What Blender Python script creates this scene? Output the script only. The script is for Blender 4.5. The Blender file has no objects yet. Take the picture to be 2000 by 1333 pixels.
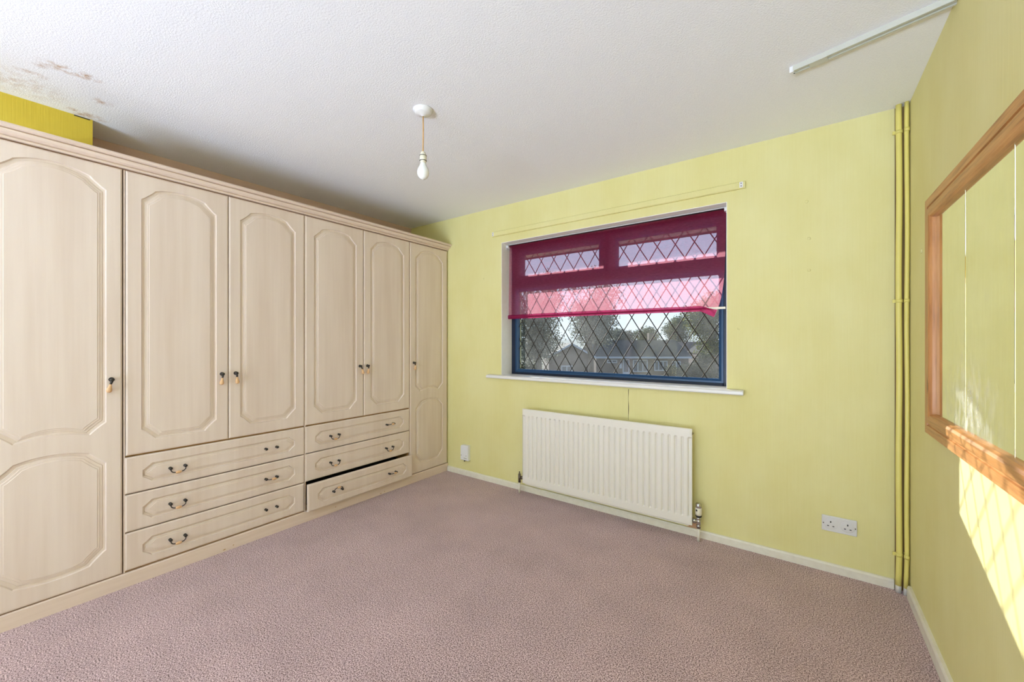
import bpy, bmesh, math, random
from mathutils import Vector, Matrix, noise as mnoise
R = math.radians
random.seed(7)
scene = bpy.context.scene
col = scene.collection

# ------------------------------------------------------------------ camera
cam_d = bpy.data.cameras.new('camera')
cam_d.sensor_width = 36.0
cam_d.lens = 782.9 / 2000 * 36.0
cam_d.clip_start = 0.02
cam_d.clip_end = 400
cam = bpy.data.objects.new('camera', cam_d)
col.objects.link(cam)
cam.location = (0, 0, 1.237)
cam.rotation_euler = (R(90), 0, 0.6275)
scene.camera = cam

# ------------------------------------------------------------------ world (clear low-sun sky)
SUN_DIR = Vector((0.795, -0.79, -0.293)).normalized()      # the way the light travels
world = bpy.data.worlds.new('world')
scene.world = world
world.use_nodes = True
wn = world.node_tree.nodes
wl = world.node_tree.links
bg = wn['Background']
tcw = wn.new('ShaderNodeTexCoord')
sep = wn.new('ShaderNodeSeparateXYZ')
wl.new(tcw.outputs['Generated'], sep.inputs[0])
sky = wn.new('ShaderNodeValToRGB')
el = sky.color_ramp.elements
while len(el) < 5:
    el.new(0.5)
for e, (p, c) in zip(el, [(0.0, (0.55, 0.60, 0.62)), (0.01, (0.80, 0.90, 1.0)), (0.12, (0.68, 0.83, 1.0)), (0.45, (0.42, 0.62, 0.96)), (1.0, (0.26, 0.46, 0.88))]):
    e.position = p
    e.color = (*c, 1)
wl.new(sep.outputs['Z'], sky.inputs[0])
wl.new(sky.outputs[0], bg.inputs[0])
bg.inputs[1].default_value = 1.25

# ------------------------------------------------------------------ sun
sun_d = bpy.data.lights.new('sun', 'SUN')
sun_d.energy = 9.0
sun_d.angle = R(0.55)
sun_d.color = (1.0, 0.95, 0.88)
sun = bpy.data.objects.new('sun', sun_d)
col.objects.link(sun)
sun.rotation_euler = SUN_DIR.to_track_quat('-Z', 'Y').to_euler()
sun.location = (-12, 14, 8)

# ------------------------------------------------------------------ added fill light outside the rear opening
al_d = bpy.data.lights.new('rear_fill', 'AREA')
al_d.shape = 'RECTANGLE'
al_d.size = 2.7
al_d.size_y = 2.0
al_d.energy = 1010
al_d.color = (0.61, 0.75, 1.0)
al = bpy.data.objects.new('rear_fill', al_d)
col.objects.link(al)
al.location = (-0.90, -4.70, -0.17)
al.rotation_euler = (R(90 + 74), 0, 0)                      # faces +y and a little up, into the room

# ------------------------------------------------------------------ added fill light outside the opening in the left wall
al2_d = bpy.data.lights.new('side_fill', 'AREA')
al2_d.shape = 'RECTANGLE'
al2_d.size = 2.2
al2_d.size_y = 2.0
al2_d.energy = 350
al2_d.color = (0.61, 0.75, 1.0)
al2 = bpy.data.objects.new('side_fill', al2_d)
col.objects.link(al2)
al2.location = (-4.45, -2.50, -0.15)
al2.rotation_euler = (R(90 + 50), 0, R(-70))               # faces +x and up, into the room

# ------------------------------------------------------------------ exposure
vs = scene.view_settings
vs.view_transform = 'Standard'
vs.look = 'None'
vs.gamma = 1.0
vs.exposure = -0.02
vs.use_curve_mapping = False
cy = scene.cycles
cy.use_denoising = True
cy.use_adaptive_sampling = True
cy.adaptive_threshold = 0.025
cy.max_bounces = 11
cy.diffuse_bounces = 6
cy.glossy_bounces = 6
cy.transmission_bounces = 8
cy.transparent_max_bounces = 16
cy.sample_clamp_indirect = 8
cy.caustics_reflective = True

# ================================================================== dimensions
XR = 0.422          # right wall
XL = -3.28          # left wall behind the wardrobes
YB = 2.745          # window wall
YF = -3.60          # wall behind the camera
H = 2.40
XW = -2.745         # wardrobe door fronts

# ================================================================== materials
def newmat(name):
    m = bpy.data.materials.new(name)
    m.use_nodes = True
    nt = m.node_tree
    b = nt.nodes['Principled BSDF']
    return m, nt, b, nt.nodes.new, nt.links.new

def plain(name, c, rough=0.5, metal=0.0, spec=0.5):
    m, nt, b, N, Lk = newmat(name)
    b.inputs['Base Color'].default_value = (*c, 1)
    b.inputs['Roughness'].default_value = rough
    b.inputs['Metallic'].default_value = metal
    b.inputs['Specular IOR Level'].default_value = spec
    return m

def pos_scaled(N, Lk, s):
    g = N('ShaderNodeNewGeometry')
    v = N('ShaderNodeVectorMath'); v.operation = 'MULTIPLY'
    v.inputs[1].default_value = s
    Lk(g.outputs['Position'], v.inputs[0])
    return v.outputs[0]

def noise(N, Lk, vec, scale, detail=3, rough=0.55):
    n = N('ShaderNodeTexNoise')
    n.inputs['Scale'].default_value = scale
    n.inputs['Detail'].default_value = detail
    n.inputs['Roughness'].default_value = rough
    Lk(vec, n.inputs['Vector'])
    return n.outputs['Fac']

def ramp(N, Lk, fac, stops):
    r = N('ShaderNodeValToRGB')
    el = r.color_ramp.elements
    while len(el) < len(stops):
        el.new(0.5)
    for e, (p, c) in zip(el, stops):
        e.position = p
        e.color = (*c, 1) if len(c) == 3 else c
    Lk(fac, r.inputs[0])
    return r.outputs[0]

def bump(N, Lk, b, h, dist, strength=1.0):
    bp = N('ShaderNodeBump')
    bp.inputs['Distance'].default_value = dist
    bp.inputs['Strength'].default_value = strength
    Lk(h, bp.inputs['Height'])
    Lk(bp.outputs[0], b.inputs['Normal'])
    return bp

def grainy(name, c1, c2, s, scale, rough, dist=0.0004, spec=0.4, detail=4):
    m, nt, b, N, Lk = newmat(name)
    v = pos_scaled(N, Lk, s)
    f = noise(N, Lk, v, scale, detail)
    Lk(ramp(N, Lk, f, [(0.3, c1), (0.7, c2)]), b.inputs['Base Color'])
    b.inputs['Roughness'].default_value = rough
    b.inputs['Specular IOR Level'].default_value = spec
    if dist:
        bump(N, Lk, b, f, dist)
    return m

def wall_mat(name, c1, c2):
    # painted wallpaper with fine upright ribs
    m, nt, b, N, Lk = newmat(name)
    v = pos_scaled(N, Lk, (1, 1, 0.02))
    f = noise(N, Lk, v, 210, 3)
    v2 = pos_scaled(N, Lk, (1, 1, 0.6))
    f2 = noise(N, Lk, v2, 5, 4)
    add = N('ShaderNodeMath'); add.operation = 'MULTIPLY_ADD'
    Lk(f, add.inputs[0]); add.inputs[1].default_value = 0.35
    Lk(f2, add.inputs[2])
    Lk(ramp(N, Lk, add.outputs[0], [(0.45, c1), (0.9, c2)]), b.inputs['Base Color'])
    b.inputs['Roughness'].default_value = 0.62
    b.inputs['Specular IOR Level'].default_value = 0.3
    bump(N, Lk, b, f, 0.0012, 0.6)
    return m

M = {}
M['wall'] = wall_mat('yellow_painted_wallpaper', (0.715, 0.655, 0.285), (0.755, 0.705, 0.345))
M['bulkhead'] = wall_mat('strong_yellow_paint', (0.60, 0.44, 0.04), (0.64, 0.49, 0.055))
M['alcove'] = grainy('faded_alcove_wallpaper', (0.66, 0.47, 0.39), (0.72, 0.53, 0.45), (1, 1, 1), 6, 0.9)
M['wood'] = None
def wardrobe_mat():
    m, nt, b, N, Lk = newmat('cream_wood_effect_foil')
    v = pos_scaled(N, Lk, (1, 1, 0.035))
    f = noise(N, Lk, v, 46, 5, 0.6)
    v2 = pos_scaled(N, Lk, (1, 1, 0.12))
    f2 = noise(N, Lk, v2, 9, 2)
    mx = N('ShaderNodeMath'); mx.operation = 'MULTIPLY_ADD'
    Lk(f, mx.inputs[0]); mx.inputs[1].default_value = 0.6
    Lk(f2, mx.inputs[2])
    Lk(ramp(N, Lk, mx.outputs[0], [(0.5, (0.69, 0.56, 0.46)), (1.1, (0.77, 0.65, 0.555))]), b.inputs['Base Color'])
    b.inputs['Roughness'].default_value = 0.42
    b.inputs['Specular IOR Level'].default_value = 0.4
    return m
M['cream'] = wardrobe_mat()
M['cornice'] = grainy('pinkish_cream_foil', (0.72, 0.57, 0.46), (0.78, 0.64, 0.53), (1, 0.05, 1), 60, 0.42, 0)
M['carcass'] = grainy('brown_carcass_board', (0.42, 0.22, 0.07), (0.52, 0.29, 0.10), (1, 1, 0.05), 40, 0.5, 0)
M['well_shade'] = plain('drawer_well_shade', (0.035, 0.03, 0.028), 0.9)  # shade inside the drawer well, put into the colour
M['bronze'] = plain('dark_bronze', (0.06, 0.055, 0.05), 0.32, 0.85)
M['beech'] = grainy('beech_grip', (0.62, 0.36, 0.16), (0.74, 0.47, 0.25), (1, 1, 0.2), 120, 0.35, 0)
M['white_paint'] = plain('white_gloss_paint', (0.80, 0.79, 0.76), 0.35)
M['skirting'] = grainy('cream_gloss_paint', (0.74, 0.70, 0.58), (0.80, 0.77, 0.66), (1, 1, 1), 30, 0.35, 0.0004)
M['reveal'] = grainy('white_reveal_paint', (0.86, 0.84, 0.76), (0.89, 0.88, 0.82), (1, 1, 1), 30, 0.6, 0.0008)
M['rad'] = plain('radiator_enamel', (0.80, 0.765, 0.68), 0.35)
M['plastic'] = plain('white_plastic', (0.80, 0.80, 0.79), 0.35)
M['old_plastic'] = plain('yellowed_plastic', (0.76, 0.72, 0.58), 0.4)
M['grey_plate'] = plain('socket_plate', (0.70, 0.69, 0.68), 0.28)
M['black'] = plain('black_hole', (0.012, 0.012, 0.012), 0.6)
M['chrome'] = plain('worn_chrome', (0.55, 0.54, 0.52), 0.22, 1.0)
M['dark_chrome'] = plain('dull_dark_brass', (0.16, 0.13, 0.10), 0.35, 0.9)
M['flex'] = plain('tan_flex', (0.62, 0.36, 0.13), 0.6)
M['bare_plaster'] = plain('bare_plaster', (0.60, 0.36, 0.22), 0.9)
M['upvc'] = plain('navy_window_frame', (0.010, 0.017, 0.040), 0.35, 0.0, 0.35)
M['bead'] = plain('blue_glazing_bead', (0.010, 0.050, 0.125), 0.3, 0.0, 0.35)
M['lead'] = plain('lead_strip', (0.035, 0.030, 0.022), 0.65, 0.0, 0.2)
M['pipe_paint'] = plain('yellow_pipe_paint', (0.76, 0.67, 0.19), 0.4)
M['pipe_bare'] = plain('whitened_pipe_end', (0.62, 0.60, 0.54), 0.6)
M['dark_gap'] = plain('dark_wall_gap', (0.05, 0.035, 0.02), 0.95)

def ceiling_mat():
    m, nt, b, N, Lk = newmat('stippled_white_ceiling')
    g = N('ShaderNodeNewGeometry')
    f = noise(N, Lk, g.outputs['Position'], 150, 4, 0.65)
    f2 = noise(N, Lk, g.outputs['Position'], 32, 4, 0.7)
    base = (0.88, 0.89, 0.91)
    # damp stains with a shape of their own near the bulkhead
    total = None
    for (x, y, rx, ry, amp) in [(-2.556, 0.252, 0.030, 0.050, 1.0), (-2.548, 0.315, 0.026, 0.045, 1.25), (-2.535, 0.35, 0.012, 0.02, 0.9),
                                (-2.60, 0.20, 0.02, 0.02, 0.6), (-2.71, 0.185, 0.02, 0.04, 0.75), (-2.99, 0.39, 0.035, 0.05, 1.1),
                                (-2.76, 0.409, 0.03, 0.03, 0.7), (-2.97, 0.34, 0.02, 0.03, 0.8), (-2.86, 0.16, 0.10, 0.12, 0.42)]:
        sub = N('ShaderNodeVectorMath'); sub.operation = 'SUBTRACT'
        sub.inputs[1].default_value = (x, y, 2.4)
        Lk(g.outputs['Position'], sub.inputs[0])
        mul = N('ShaderNodeVectorMath'); mul.operation = 'MULTIPLY'
        mul.inputs[1].default_value = (1 / rx, 1 / ry, 0)
        Lk(sub.outputs[0], mul.inputs[0])
        ln = N('ShaderNodeVectorMath'); ln.operation = 'LENGTH'
        Lk(mul.outputs[0], ln.inputs[0])
        mr = N('ShaderNodeMapRange')
        mr.inputs['From Min'].default_value = 1.6
        mr.inputs['From Max'].default_value = 0.0
        mr.inputs['To Min'].default_value = 0.0
        mr.inputs['To Max'].default_value = amp
        Lk(ln.outputs['Value'], mr.inputs['Value'])
        if total is None:
            total = mr.outputs[0]
        else:
            a = N('ShaderNodeMath'); a.operation = 'MAXIMUM'
            Lk(total, a.inputs[0]); Lk(mr.outputs[0], a.inputs[1])
            total = a.outputs[0]
    s = N('ShaderNodeMath'); s.operation = 'MULTIPLY'
    nn = N('ShaderNodeMapRange')
    nn.inputs['From Min'].default_value = 0.42
    nn.inputs['From Max'].default_value = 0.62
    Lk(f2, nn.inputs['Value'])
    Lk(total, s.inputs[0]); Lk(nn.outputs[0], s.inputs[1])
    mix = N('ShaderNodeMix'); mix.data_type = 'RGBA'
    mix.inputs[6].default_value = (*base, 1)
    mix.inputs[7].default_value = (0.46, 0.27, 0.13, 1)
    mix.clamp_factor = True
    Lk(s.outputs[0], mix.inputs[0])
    Lk(mix.outputs[2], b.inputs['Base Color'])
    b.inputs['Roughness'].default_value = 0.55
    b.inputs['Specular IOR Level'].default_value = 0.35
    bump(N, Lk, b, f, 0.0035, 0.7)
    return m
M['ceiling'] = ceiling_mat()

def carpet_mat():
    m, nt, b, N, Lk = newmat('brown_mauve_twist_carpet')
    g = N('ShaderNodeNewGeometry')
    f = noise(N, Lk, g.outputs['Position'], 215, 2, 0.6)
    f2 = noise(N, Lk, g.outputs['Position'], 3.0, 4, 0.6)
    f3 = noise(N, Lk, g.outputs['Position'], 300, 2, 0.6)
    c = ramp(N, Lk, f, [(0.30, (0.06, 0.030, 0.030)), (0.42, (0.23, 0.142, 0.138)), (0.50, (0.50, 0.350, 0.350)), (0.66, (0.88, 0.70, 0.70))])
    mul = N('ShaderNodeMix'); mul.data_type = 'RGBA'; mul.blend_type = 'MULTIPLY'
    mul.inputs[0].default_value = 1.0
    Lk(c, mul.inputs[6])
    Lk(ramp(N, Lk, f2, [(0.3, (0.86, 0.85, 0.85)), (0.7, (1.06, 1.05, 1.05))]), mul.inputs[7])
    Lk(mul.outputs[2], b.inputs['Base Color'])
    b.inputs['Roughness'].default_value = 1.0
    b.inputs['Specular IOR Level'].default_value = 0.1
    b.inputs['Sheen Weight'].default_value = 0.25
    b.inputs['Sheen Roughness'].default_value = 0.5
    a = N('ShaderNodeMath'); a.operation = 'ADD'
    Lk(f, a.inputs[0]); Lk(f3, a.inputs[1])
    bump(N, Lk, b, a.outputs[0], 0.003, 0.5)
    return m
M['carpet'] = carpet_mat()

def pine_mat(name, axis):
    m, nt, b, N, Lk = newmat(name)
    s = (9, 0.55, 9) if axis == 'y' else (9, 9, 0.55)
    v = pos_scaled(N, Lk, s)
    f = noise(N, Lk, v, 9, 5, 0.6)
    v2 = pos_scaled(N, Lk, (1, 0.45, 1) if axis == 'y' else (1, 1, 0.45))
    vo = N('ShaderNodeTexVoronoi'); vo.inputs['Scale'].default_value = 6.5
    Lk(v2, vo.inputs['Vector'])
    kn = ramp(N, Lk, vo.outputs['Distance'], [(0.0, (0.16, 0.06, 0.03)), (0.07, (0.33, 0.13, 0.06)), (0.12, (1, 1, 1))])
    c = ramp(N, Lk, f, [(0.28, (0.30, 0.115, 0.032)), (0.5, (0.50, 0.215, 0.062)), (0.72, (0.60, 0.29, 0.10))])
    mx = N('ShaderNodeMix'); mx.data_type = 'RGBA'; mx.blend_type = 'MULTIPLY'
    mx.inputs[0].default_value = 1.0
    Lk(c, mx.inputs[6]); Lk(kn, mx.inputs[7])
    Lk(mx.outputs[2], b.inputs['Base Color'])
    b.inputs['Roughness'].default_value = 0.35
    return m
M['pine_y'] = pine_mat('varnished_pine_lengthways', 'y')
M['pine_z'] = pine_mat('varnished_pine_upright', 'z')

def mirror_mat():
    m, nt, b, N, Lk = newmat('smeared_mirror')
    b.inputs['Base Color'].default_value = (0.87, 0.87, 0.75, 1)
    b.inputs['Metallic'].default_value = 1.0
    b.inputs['Roughness'].default_value = 0.015
    d = N('ShaderNodeBsdfDiffuse'); d.inputs[0].default_value = (0.8, 0.8, 0.78, 1)
    # dust haze painted in only where the sun patch meets the glass
    g = N('ShaderNodeNewGeometry')
    f = noise(N, Lk, pos_scaled(N, Lk, (1, 1, 0.45)), 22, 6, 0.7)
    sub = N('ShaderNodeVectorMath'); sub.operation = 'SUBTRACT'; sub.inputs[1].default_value = (0.42, 1.84, 1.00)
    Lk(g.outputs['Position'], sub.inputs[0])
    mul = N('ShaderNodeVectorMath'); mul.operation = 'MULTIPLY'; mul.inputs[1].default_value = (0, 4.2, 6.0)
    Lk(sub.outputs[0], mul.inputs[0])
    ln = N('ShaderNodeVectorMath'); ln.operation = 'LENGTH'
    Lk(mul.outputs[0], ln.inputs[0])
    mk = N('ShaderNodeMapRange')
    mk.inputs['From Min'].default_value = 1.3; mk.inputs['From Max'].default_value = 0.2
    mk.inputs['To Min'].default_value = 0.03; mk.inputs['To Max'].default_value = 0.55
    Lk(ln.outputs['Value'], mk.inputs['Value'])
    nr = N('ShaderNodeMapRange')
    nr.inputs['From Min'].default_value = 0.40; nr.inputs['From Max'].default_value = 0.72
    Lk(f, nr.inputs['Value'])
    r = N('ShaderNodeMath'); r.operation = 'MULTIPLY'
    Lk(mk.outputs[0], r.inputs[0]); Lk(nr.outputs[0], r.inputs[1])
    mx = N('ShaderNodeMixShader')
    Lk(r.outputs[0], mx.inputs[0]); Lk(b.outputs[0], mx.inputs[1]); Lk(d.outputs[0], mx.inputs[2])
    Lk(mx.outputs[0], nt.nodes['Material Output'].inputs[0])
    return m
M['mirror'] = mirror_mat()

def glass_mat():
    # clear pane with a film of sunlit dirt
    m, nt, b, N, Lk = newmat('dusty_window_glass')
    nt.nodes.remove(b)
    t = N('ShaderNodeBsdfTransparent'); t.inputs[0].default_value = (0.94, 0.96, 0.96, 1)
    g = N('ShaderNodeBsdfGlossy'); g.inputs['Roughness'].default_value = 0.02
    fr = N('ShaderNodeFresnel'); fr.inputs[0].default_value = 1.22
    m1 = N('ShaderNodeMixShader')
    Lk(fr.outputs[0], m1.inputs[0]); Lk(t.outputs[0], m1.inputs[1]); Lk(g.outputs[0], m1.inputs[2])
    d = N('ShaderNodeBsdfTranslucent'); d.inputs[0].default_value = (0.85, 0.87, 0.86, 1)
    ge = N('ShaderNodeNewGeometry')
    f = noise(N, Lk, ge.outputs['Position'], 260, 3, 0.7)
    f2 = noise(N, Lk, ge.outputs['Position'], 4, 4, 0.6)
    mu = N('ShaderNodeMath'); mu.operation = 'MULTIPLY'
    Lk(f, mu.inputs[0]); Lk(f2, mu.inputs[1])
    r = N('ShaderNodeMapRange')
    r.inputs['From Min'].default_value = 0.12; r.inputs['From Max'].default_value = 0.45
    r.inputs['To Min'].default_value = 0.006; r.inputs['To Max'].default_value = 0.075
    Lk(mu.outputs[0], r.inputs['Value'])
    m2 = N('ShaderNodeMixShader')
    Lk(r.outputs[0], m2.inputs[0]); Lk(m1.outputs[0], m2.inputs[1]); Lk(d.outputs[0], m2.inputs[2])
    Lk(m2.outputs[0], nt.nodes['Material Output'].inputs[0])
    return m
M['glass'] = glass_mat()

def blind_mat(name, open_min, open_max, c, ct):
    # loose weave: gaps between crimson threads
    m, nt, b, N, Lk = newmat(name)
    nt.nodes.remove(b)
    t = N('ShaderNodeBsdfTransparent'); t.inputs[0].default_value = (0.97, 0.90, 0.99, 1)
    d = N('ShaderNodeBsdfDiffuse'); d.inputs[0].default_value = (*c, 1)
    s = N('ShaderNodeBsdfTranslucent'); s.inputs[0].default_value = (*ct, 1)
    ms = N('ShaderNodeMixShader'); ms.inputs[0].default_value = 0.72
    Lk(d.outputs[0], ms.inputs[1]); Lk(s.outputs[0], ms.inputs[2])
    v = pos_scaled(N, Lk, (0.12, 1, 1))
    f = noise(N, Lk, v, 330, 2, 0.7)
    r = N('ShaderNodeMapRange')
    r.inputs['From Min'].default_value = 0.3; r.inputs['From Max'].default_value = 0.7
    r.inputs['To Min'].default_value = open_min; r.inputs['To Max'].default_value = open_max
    Lk(f, r.inputs['Value'])
    mx = N('ShaderNodeMixShader')
    Lk(r.outputs[0], mx.inputs[0]); Lk(ms.outputs[0], mx.inputs[1]); Lk(t.outputs[0], mx.inputs[2])
    Lk(mx.outputs[0], nt.nodes['Material Output'].inputs[0])
    return m
M['blind'] = blind_mat('sheer_crimson_fabric', 0.42, 0.58, (0.60, 0.004, 0.070), (0.95, 0.40, 0.50))
M['hem'] = blind_mat('doubled_crimson_hem', 0.08, 0.20, (0.42, 0.010, 0.09), (0.42, 0.03, 0.15))

def bulb_mat():
    m, nt, b, N, Lk = newmat('pearl_bulb_glass')
    b.inputs['Base Color'].default_value = (0.86, 0.88, 0.86, 1)
    b.inputs['Roughness'].default_value = 0.12
    b.inputs['Subsurface Weight'].default_value = 0.0
    return m
M['bulb'] = bulb_mat()
M['track'] = plain('ivory_track_plastic', (0.56, 0.56, 0.48), 0.3)
M['print_grey'] = plain('grey_print', (0.36, 0.35, 0.29), 0.5)  # flat grey-brown of the printed mark

# outdoors
M['brick'] = None
def brick_mat(name, c1, c2, mortar):
    m, nt, b, N, Lk = newmat(name)
    tc = N('ShaderNodeTexCoord')
    mp = N('ShaderNodeMapping')
    mp.inputs['Rotation'].default_value = (R(90), 0, 0)
    Lk(tc.outputs['Object'], mp.inputs[0])
    br = N('ShaderNodeTexBrick')
    br.inputs['Scale'].default_value = 4.5
    br.inputs['Color1'].default_value = (*c1, 1)
    br.inputs['Color2'].default_value = (*c2, 1)
    br.inputs['Mortar'].default_value = (*mortar, 1)
    Lk(mp.outputs[0], br.inputs['Vector'])
    Lk(br.outputs['Color'], b.inputs['Base Color'])
    b.inputs['Roughness'].default_value = 0.9
    return m
M['brick'] = brick_mat('brown_brick', (0.085, 0.052, 0.042), (0.11, 0.068, 0.052), (0.12, 0.11, 0.10))
M['brick_red'] = brick_mat('pale_red_brick', (0.15, 0.085, 0.06), (0.18, 0.11, 0.08), (0.17, 0.15, 0.14))
M['roof_dark'] = grainy('dark_roof_tiles', (0.018, 0.019, 0.020), (0.032, 0.032, 0.032), (1, 1, 3), 6, 0.9, 0)
M['roof_red'] = grainy('weathered_red_roof_tiles', (0.13, 0.08, 0.06), (0.18, 0.12, 0.085), (1, 1, 3), 6, 0.9, 0)
M['fascia'] = plain('white_upvc_outdoors', (0.42, 0.44, 0.48), 0.5)
M['house_glass'] = plain('dark_house_glass', (0.05, 0.075, 0.11), 0.3, 0.0, 0.3)
M['lawn'] = grainy('rough_grass', (0.025, 0.042, 0.014), (0.045, 0.062, 0.022), (1, 1, 1), 3, 0.95, 0)
M['bark'] = grainy('bark', (0.04, 0.032, 0.024), (0.065, 0.053, 0.04), (1, 1, 0.3), 14, 0.9, 0)
def leaf_mat(name, c1, c2):
    m, nt, b, N, Lk = newmat(name)
    nt.nodes.remove(b)
    g = N('ShaderNodeNewGeometry')
    c = ramp(N, Lk, g.outputs['Random Per Island'], [(0.1, c1), (0.9, c2)])
    d = N('ShaderNodeBsdfDiffuse'); t = N('ShaderNodeBsdfTranslucent')
    Lk(c, d.inputs[0]); Lk(c, t.inputs[0])
    mx = N('ShaderNodeMixShader'); mx.inputs[0].default_value = 0.4
    Lk(d.outputs[0], mx.inputs[1]); Lk(t.outputs[0], mx.inputs[2])
    Lk(mx.outputs[0], nt.nodes['Material Output'].inputs[0])
    return m
M['leaf_yellow'] = leaf_mat('turning_leaves', (0.05, 0.07, 0.02), (0.20, 0.20, 0.045))
M['leaf_green'] = leaf_mat('mid_green_leaves', (0.035, 0.055, 0.028), (0.085, 0.11, 0.05))
M['leaf_dark'] = leaf_mat('dark_green_leaves', (0.010, 0.020, 0.009), (0.028, 0.045, 0.018))
M['leaf_grey_glare'] = leaf_mat('grey_green_glare_leaves', (0.08, 0.09, 0.068), (0.24, 0.25, 0.19))  # grey green lightened to carry the glare on the window glass

# ================================================================== mesh helpers
class MB:
    """collects faces of one mesh in world coordinates"""
    def __init__(self):
        self.v = []; self.f = []; self.smooth = []
    def add(self, verts, faces, smooth=False):
        o = len(self.v)
        self.v += [tuple(p) for p in verts]
        self.f += [tuple(i + o for i in f) for f in faces]
        self.smooth += [smooth] * len(faces)
        return self
    def box(self, x0, x1, y0, y1, z0, z1, bev=0.0):
        if x0 > x1: x0, x1 = x1, x0
        if y0 > y1: y0, y1 = y1, y0
        if z0 > z1: z0, z1 = z1, z0
        if bev <= 0:
            v = [(x, y, z) for x in (x0, x1) for y in (y0, y1) for z in (z0, z1)]
            f = [(0, 1, 3, 2), (4, 6, 7, 5), (0, 4, 5, 1), (2, 3, 7, 6), (0, 2, 6, 4), (1, 5, 7, 3)]
            return self.add(v, f)
        bm = bmesh.new()
        bmesh.ops.create_cube(bm, size=1.0)
        for p in bm.verts:
            p.co = ((x0 + x1) / 2 + p.co.x * (x1 - x0), (y0 + y1) / 2 + p.co.y * (y1 - y0), (z0 + z1) / 2 + p.co.z * (z1 - z0))
        bmesh.ops.bevel(bm, geom=bm.edges[:], offset=bev, segments=2, affect='EDGES', profile=0.5)
        bm.verts.index_update()
        v = [p.co[:] for p in bm.verts]
        f = [[q.index for q in fa.verts] for fa in bm.faces]
        bm.free()
        return self.add(v, f)
    def tube(self, pts, r, seg=10, cap=True):
        pts = [Vector(p) for p in pts]
        rs = r if isinstance(r, (list, tuple)) else [r] * len(pts)
        v = []; f = []
        prev = None
        for i, p in enumerate(pts):
            d = (pts[min(i + 1, len(pts) - 1)] - pts[max(i - 1, 0)]).normalized()
            if prev is None:
                up = Vector((0, 0, 1)) if abs(d.z) < 0.9 else Vector((1, 0, 0))
                a = d.cross(up).normalized()
            else:
                a = (prev - d * prev.dot(d)).normalized()
            prev = a
            b2 = d.cross(a)
            for k in range(seg):
                t = 2 * math.pi * k / seg
                v.append(p + (a * math.cos(t) + b2 * math.sin(t)) * rs[i])
        for i in range(len(pts) - 1):
            for k in range(seg):
                k2 = (k + 1) % seg
                f.append((i * seg + k, i * seg + k2, (i + 1) * seg + k2, (i + 1) * seg + k))
        if cap:
            f.append(tuple(range(seg))[::-1])
            f.append(tuple((len(pts) - 1) * seg + k for k in range(seg)))
        return self.add(v, f, True)
    def lathe(self, origin, axis, prof, seg=20):
        """prof: (distance along axis, radius)"""
        o = Vector(origin); d = Vector(axis).normalized()
        up = Vector((0, 0, 1)) if abs(d.z) < 0.9 else Vector((1, 0, 0))
        a = d.cross(up).normalized(); b2 = d.cross(a)
        v = []; f = []
        for (t, r) in prof:
            for k in range(seg):
                an = 2 * math.pi * k / seg
                v.append(o + d * t + (a * math.cos(an) + b2 * math.sin(an)) * max(r, 1e-5))
        for i in range(len(prof) - 1):
            for k in range(seg):
                k2 = (k + 1) % seg
                f.append((i * seg + k, i * seg + k2, (i + 1) * seg + k2, (i + 1) * seg + k))
        f.append(tuple(range(seg))[::-1])
        f.append(tuple((len(prof) - 1) * seg + k for k in range(seg)))
        return self.add(v, f, True)
    def extrude_profile(self, prof, axis, a0, a1, m0=None, m1=None):
        """closed 2-D profile run along an axis; axis 'y': profile (x,z); axis 'z': (x,y); axis 'x': (y,z)
        m0/m1: functions giving the end position for a profile point (for mitres)"""
        n = len(prof); v = []
        for e, (a, mf) in enumerate(((a0, m0), (a1, m1))):
            for p in prof:
                t = mf(p) if mf else a
                v.append({'y': (p[0], t, p[1]), 'z': (p[0], p[1], t), 'x': (t, p[0], p[1])}[axis])
        f = [(i, (i + 1) % n, n + (i + 1) % n, n + i) for i in range(n)]
        f.append(tuple(range(n))[::-1]); f.append(tuple(range(n, 2 * n)))
        return self.add(v, f)
    def build(self, name, mat, parent=None, local=False):
        off = Vector((0, 0, 0))
        if parent is not None and not local:
            q = parent
            while q is not None:
                off += q.location
                q = q.parent
        me = bpy.data.meshes.new(name)
        me.from_pydata([tuple(Vector(p) - off) for p in self.v], [], self.f)
        me.polygons.foreach_set('use_smooth', self.smooth)
        bm = bmesh.new(); bm.from_mesh(me)
        bmesh.ops.recalc_face_normals(bm, faces=bm.faces[:])
        bm.to_mesh(me); bm.free()
        me.update()
        if mat is not None:
            me.materials.append(mat)
        o = bpy.data.objects.new(name, me)
        col.objects.link(o)
        if parent is not None:
            o.parent = parent
        return o

def tag(o, label, cat=None, group=None, kind=None):
    o['label'] = label
    if cat: o['category'] = cat
    if group: o['group'] = group
    if kind: o['kind'] = kind
    return o

def thing(name, loc, label, cat, group=None, kind=None, rz=0.0):
    o = bpy.data.objects.new(name, None)
    o.empty_display_size = 0.1
    col.objects.link(o)
    o.location = loc
    o.rotation_euler = (0, 0, rz)
    return tag(o, label, cat, group, kind)

# ================================================================== the room
fl = MB().box(XL - 0.1, XR + 0.1, YF - 0.1, YB + 0.05, -0.12, 0.0).build('floor', M['carpet'])
tag(fl, 'brown and mauve flecked twist pile carpet', 'floor', kind='structure')
ce = MB().box(XL - 0.1, XR + 0.1, YF - 0.1, YB + 0.05, H, H + 0.12).build('ceiling', M['ceiling'])
tag(ce, 'white stippled ceiling with brown damp stains in one corner', 'ceiling', kind='structure')

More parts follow.
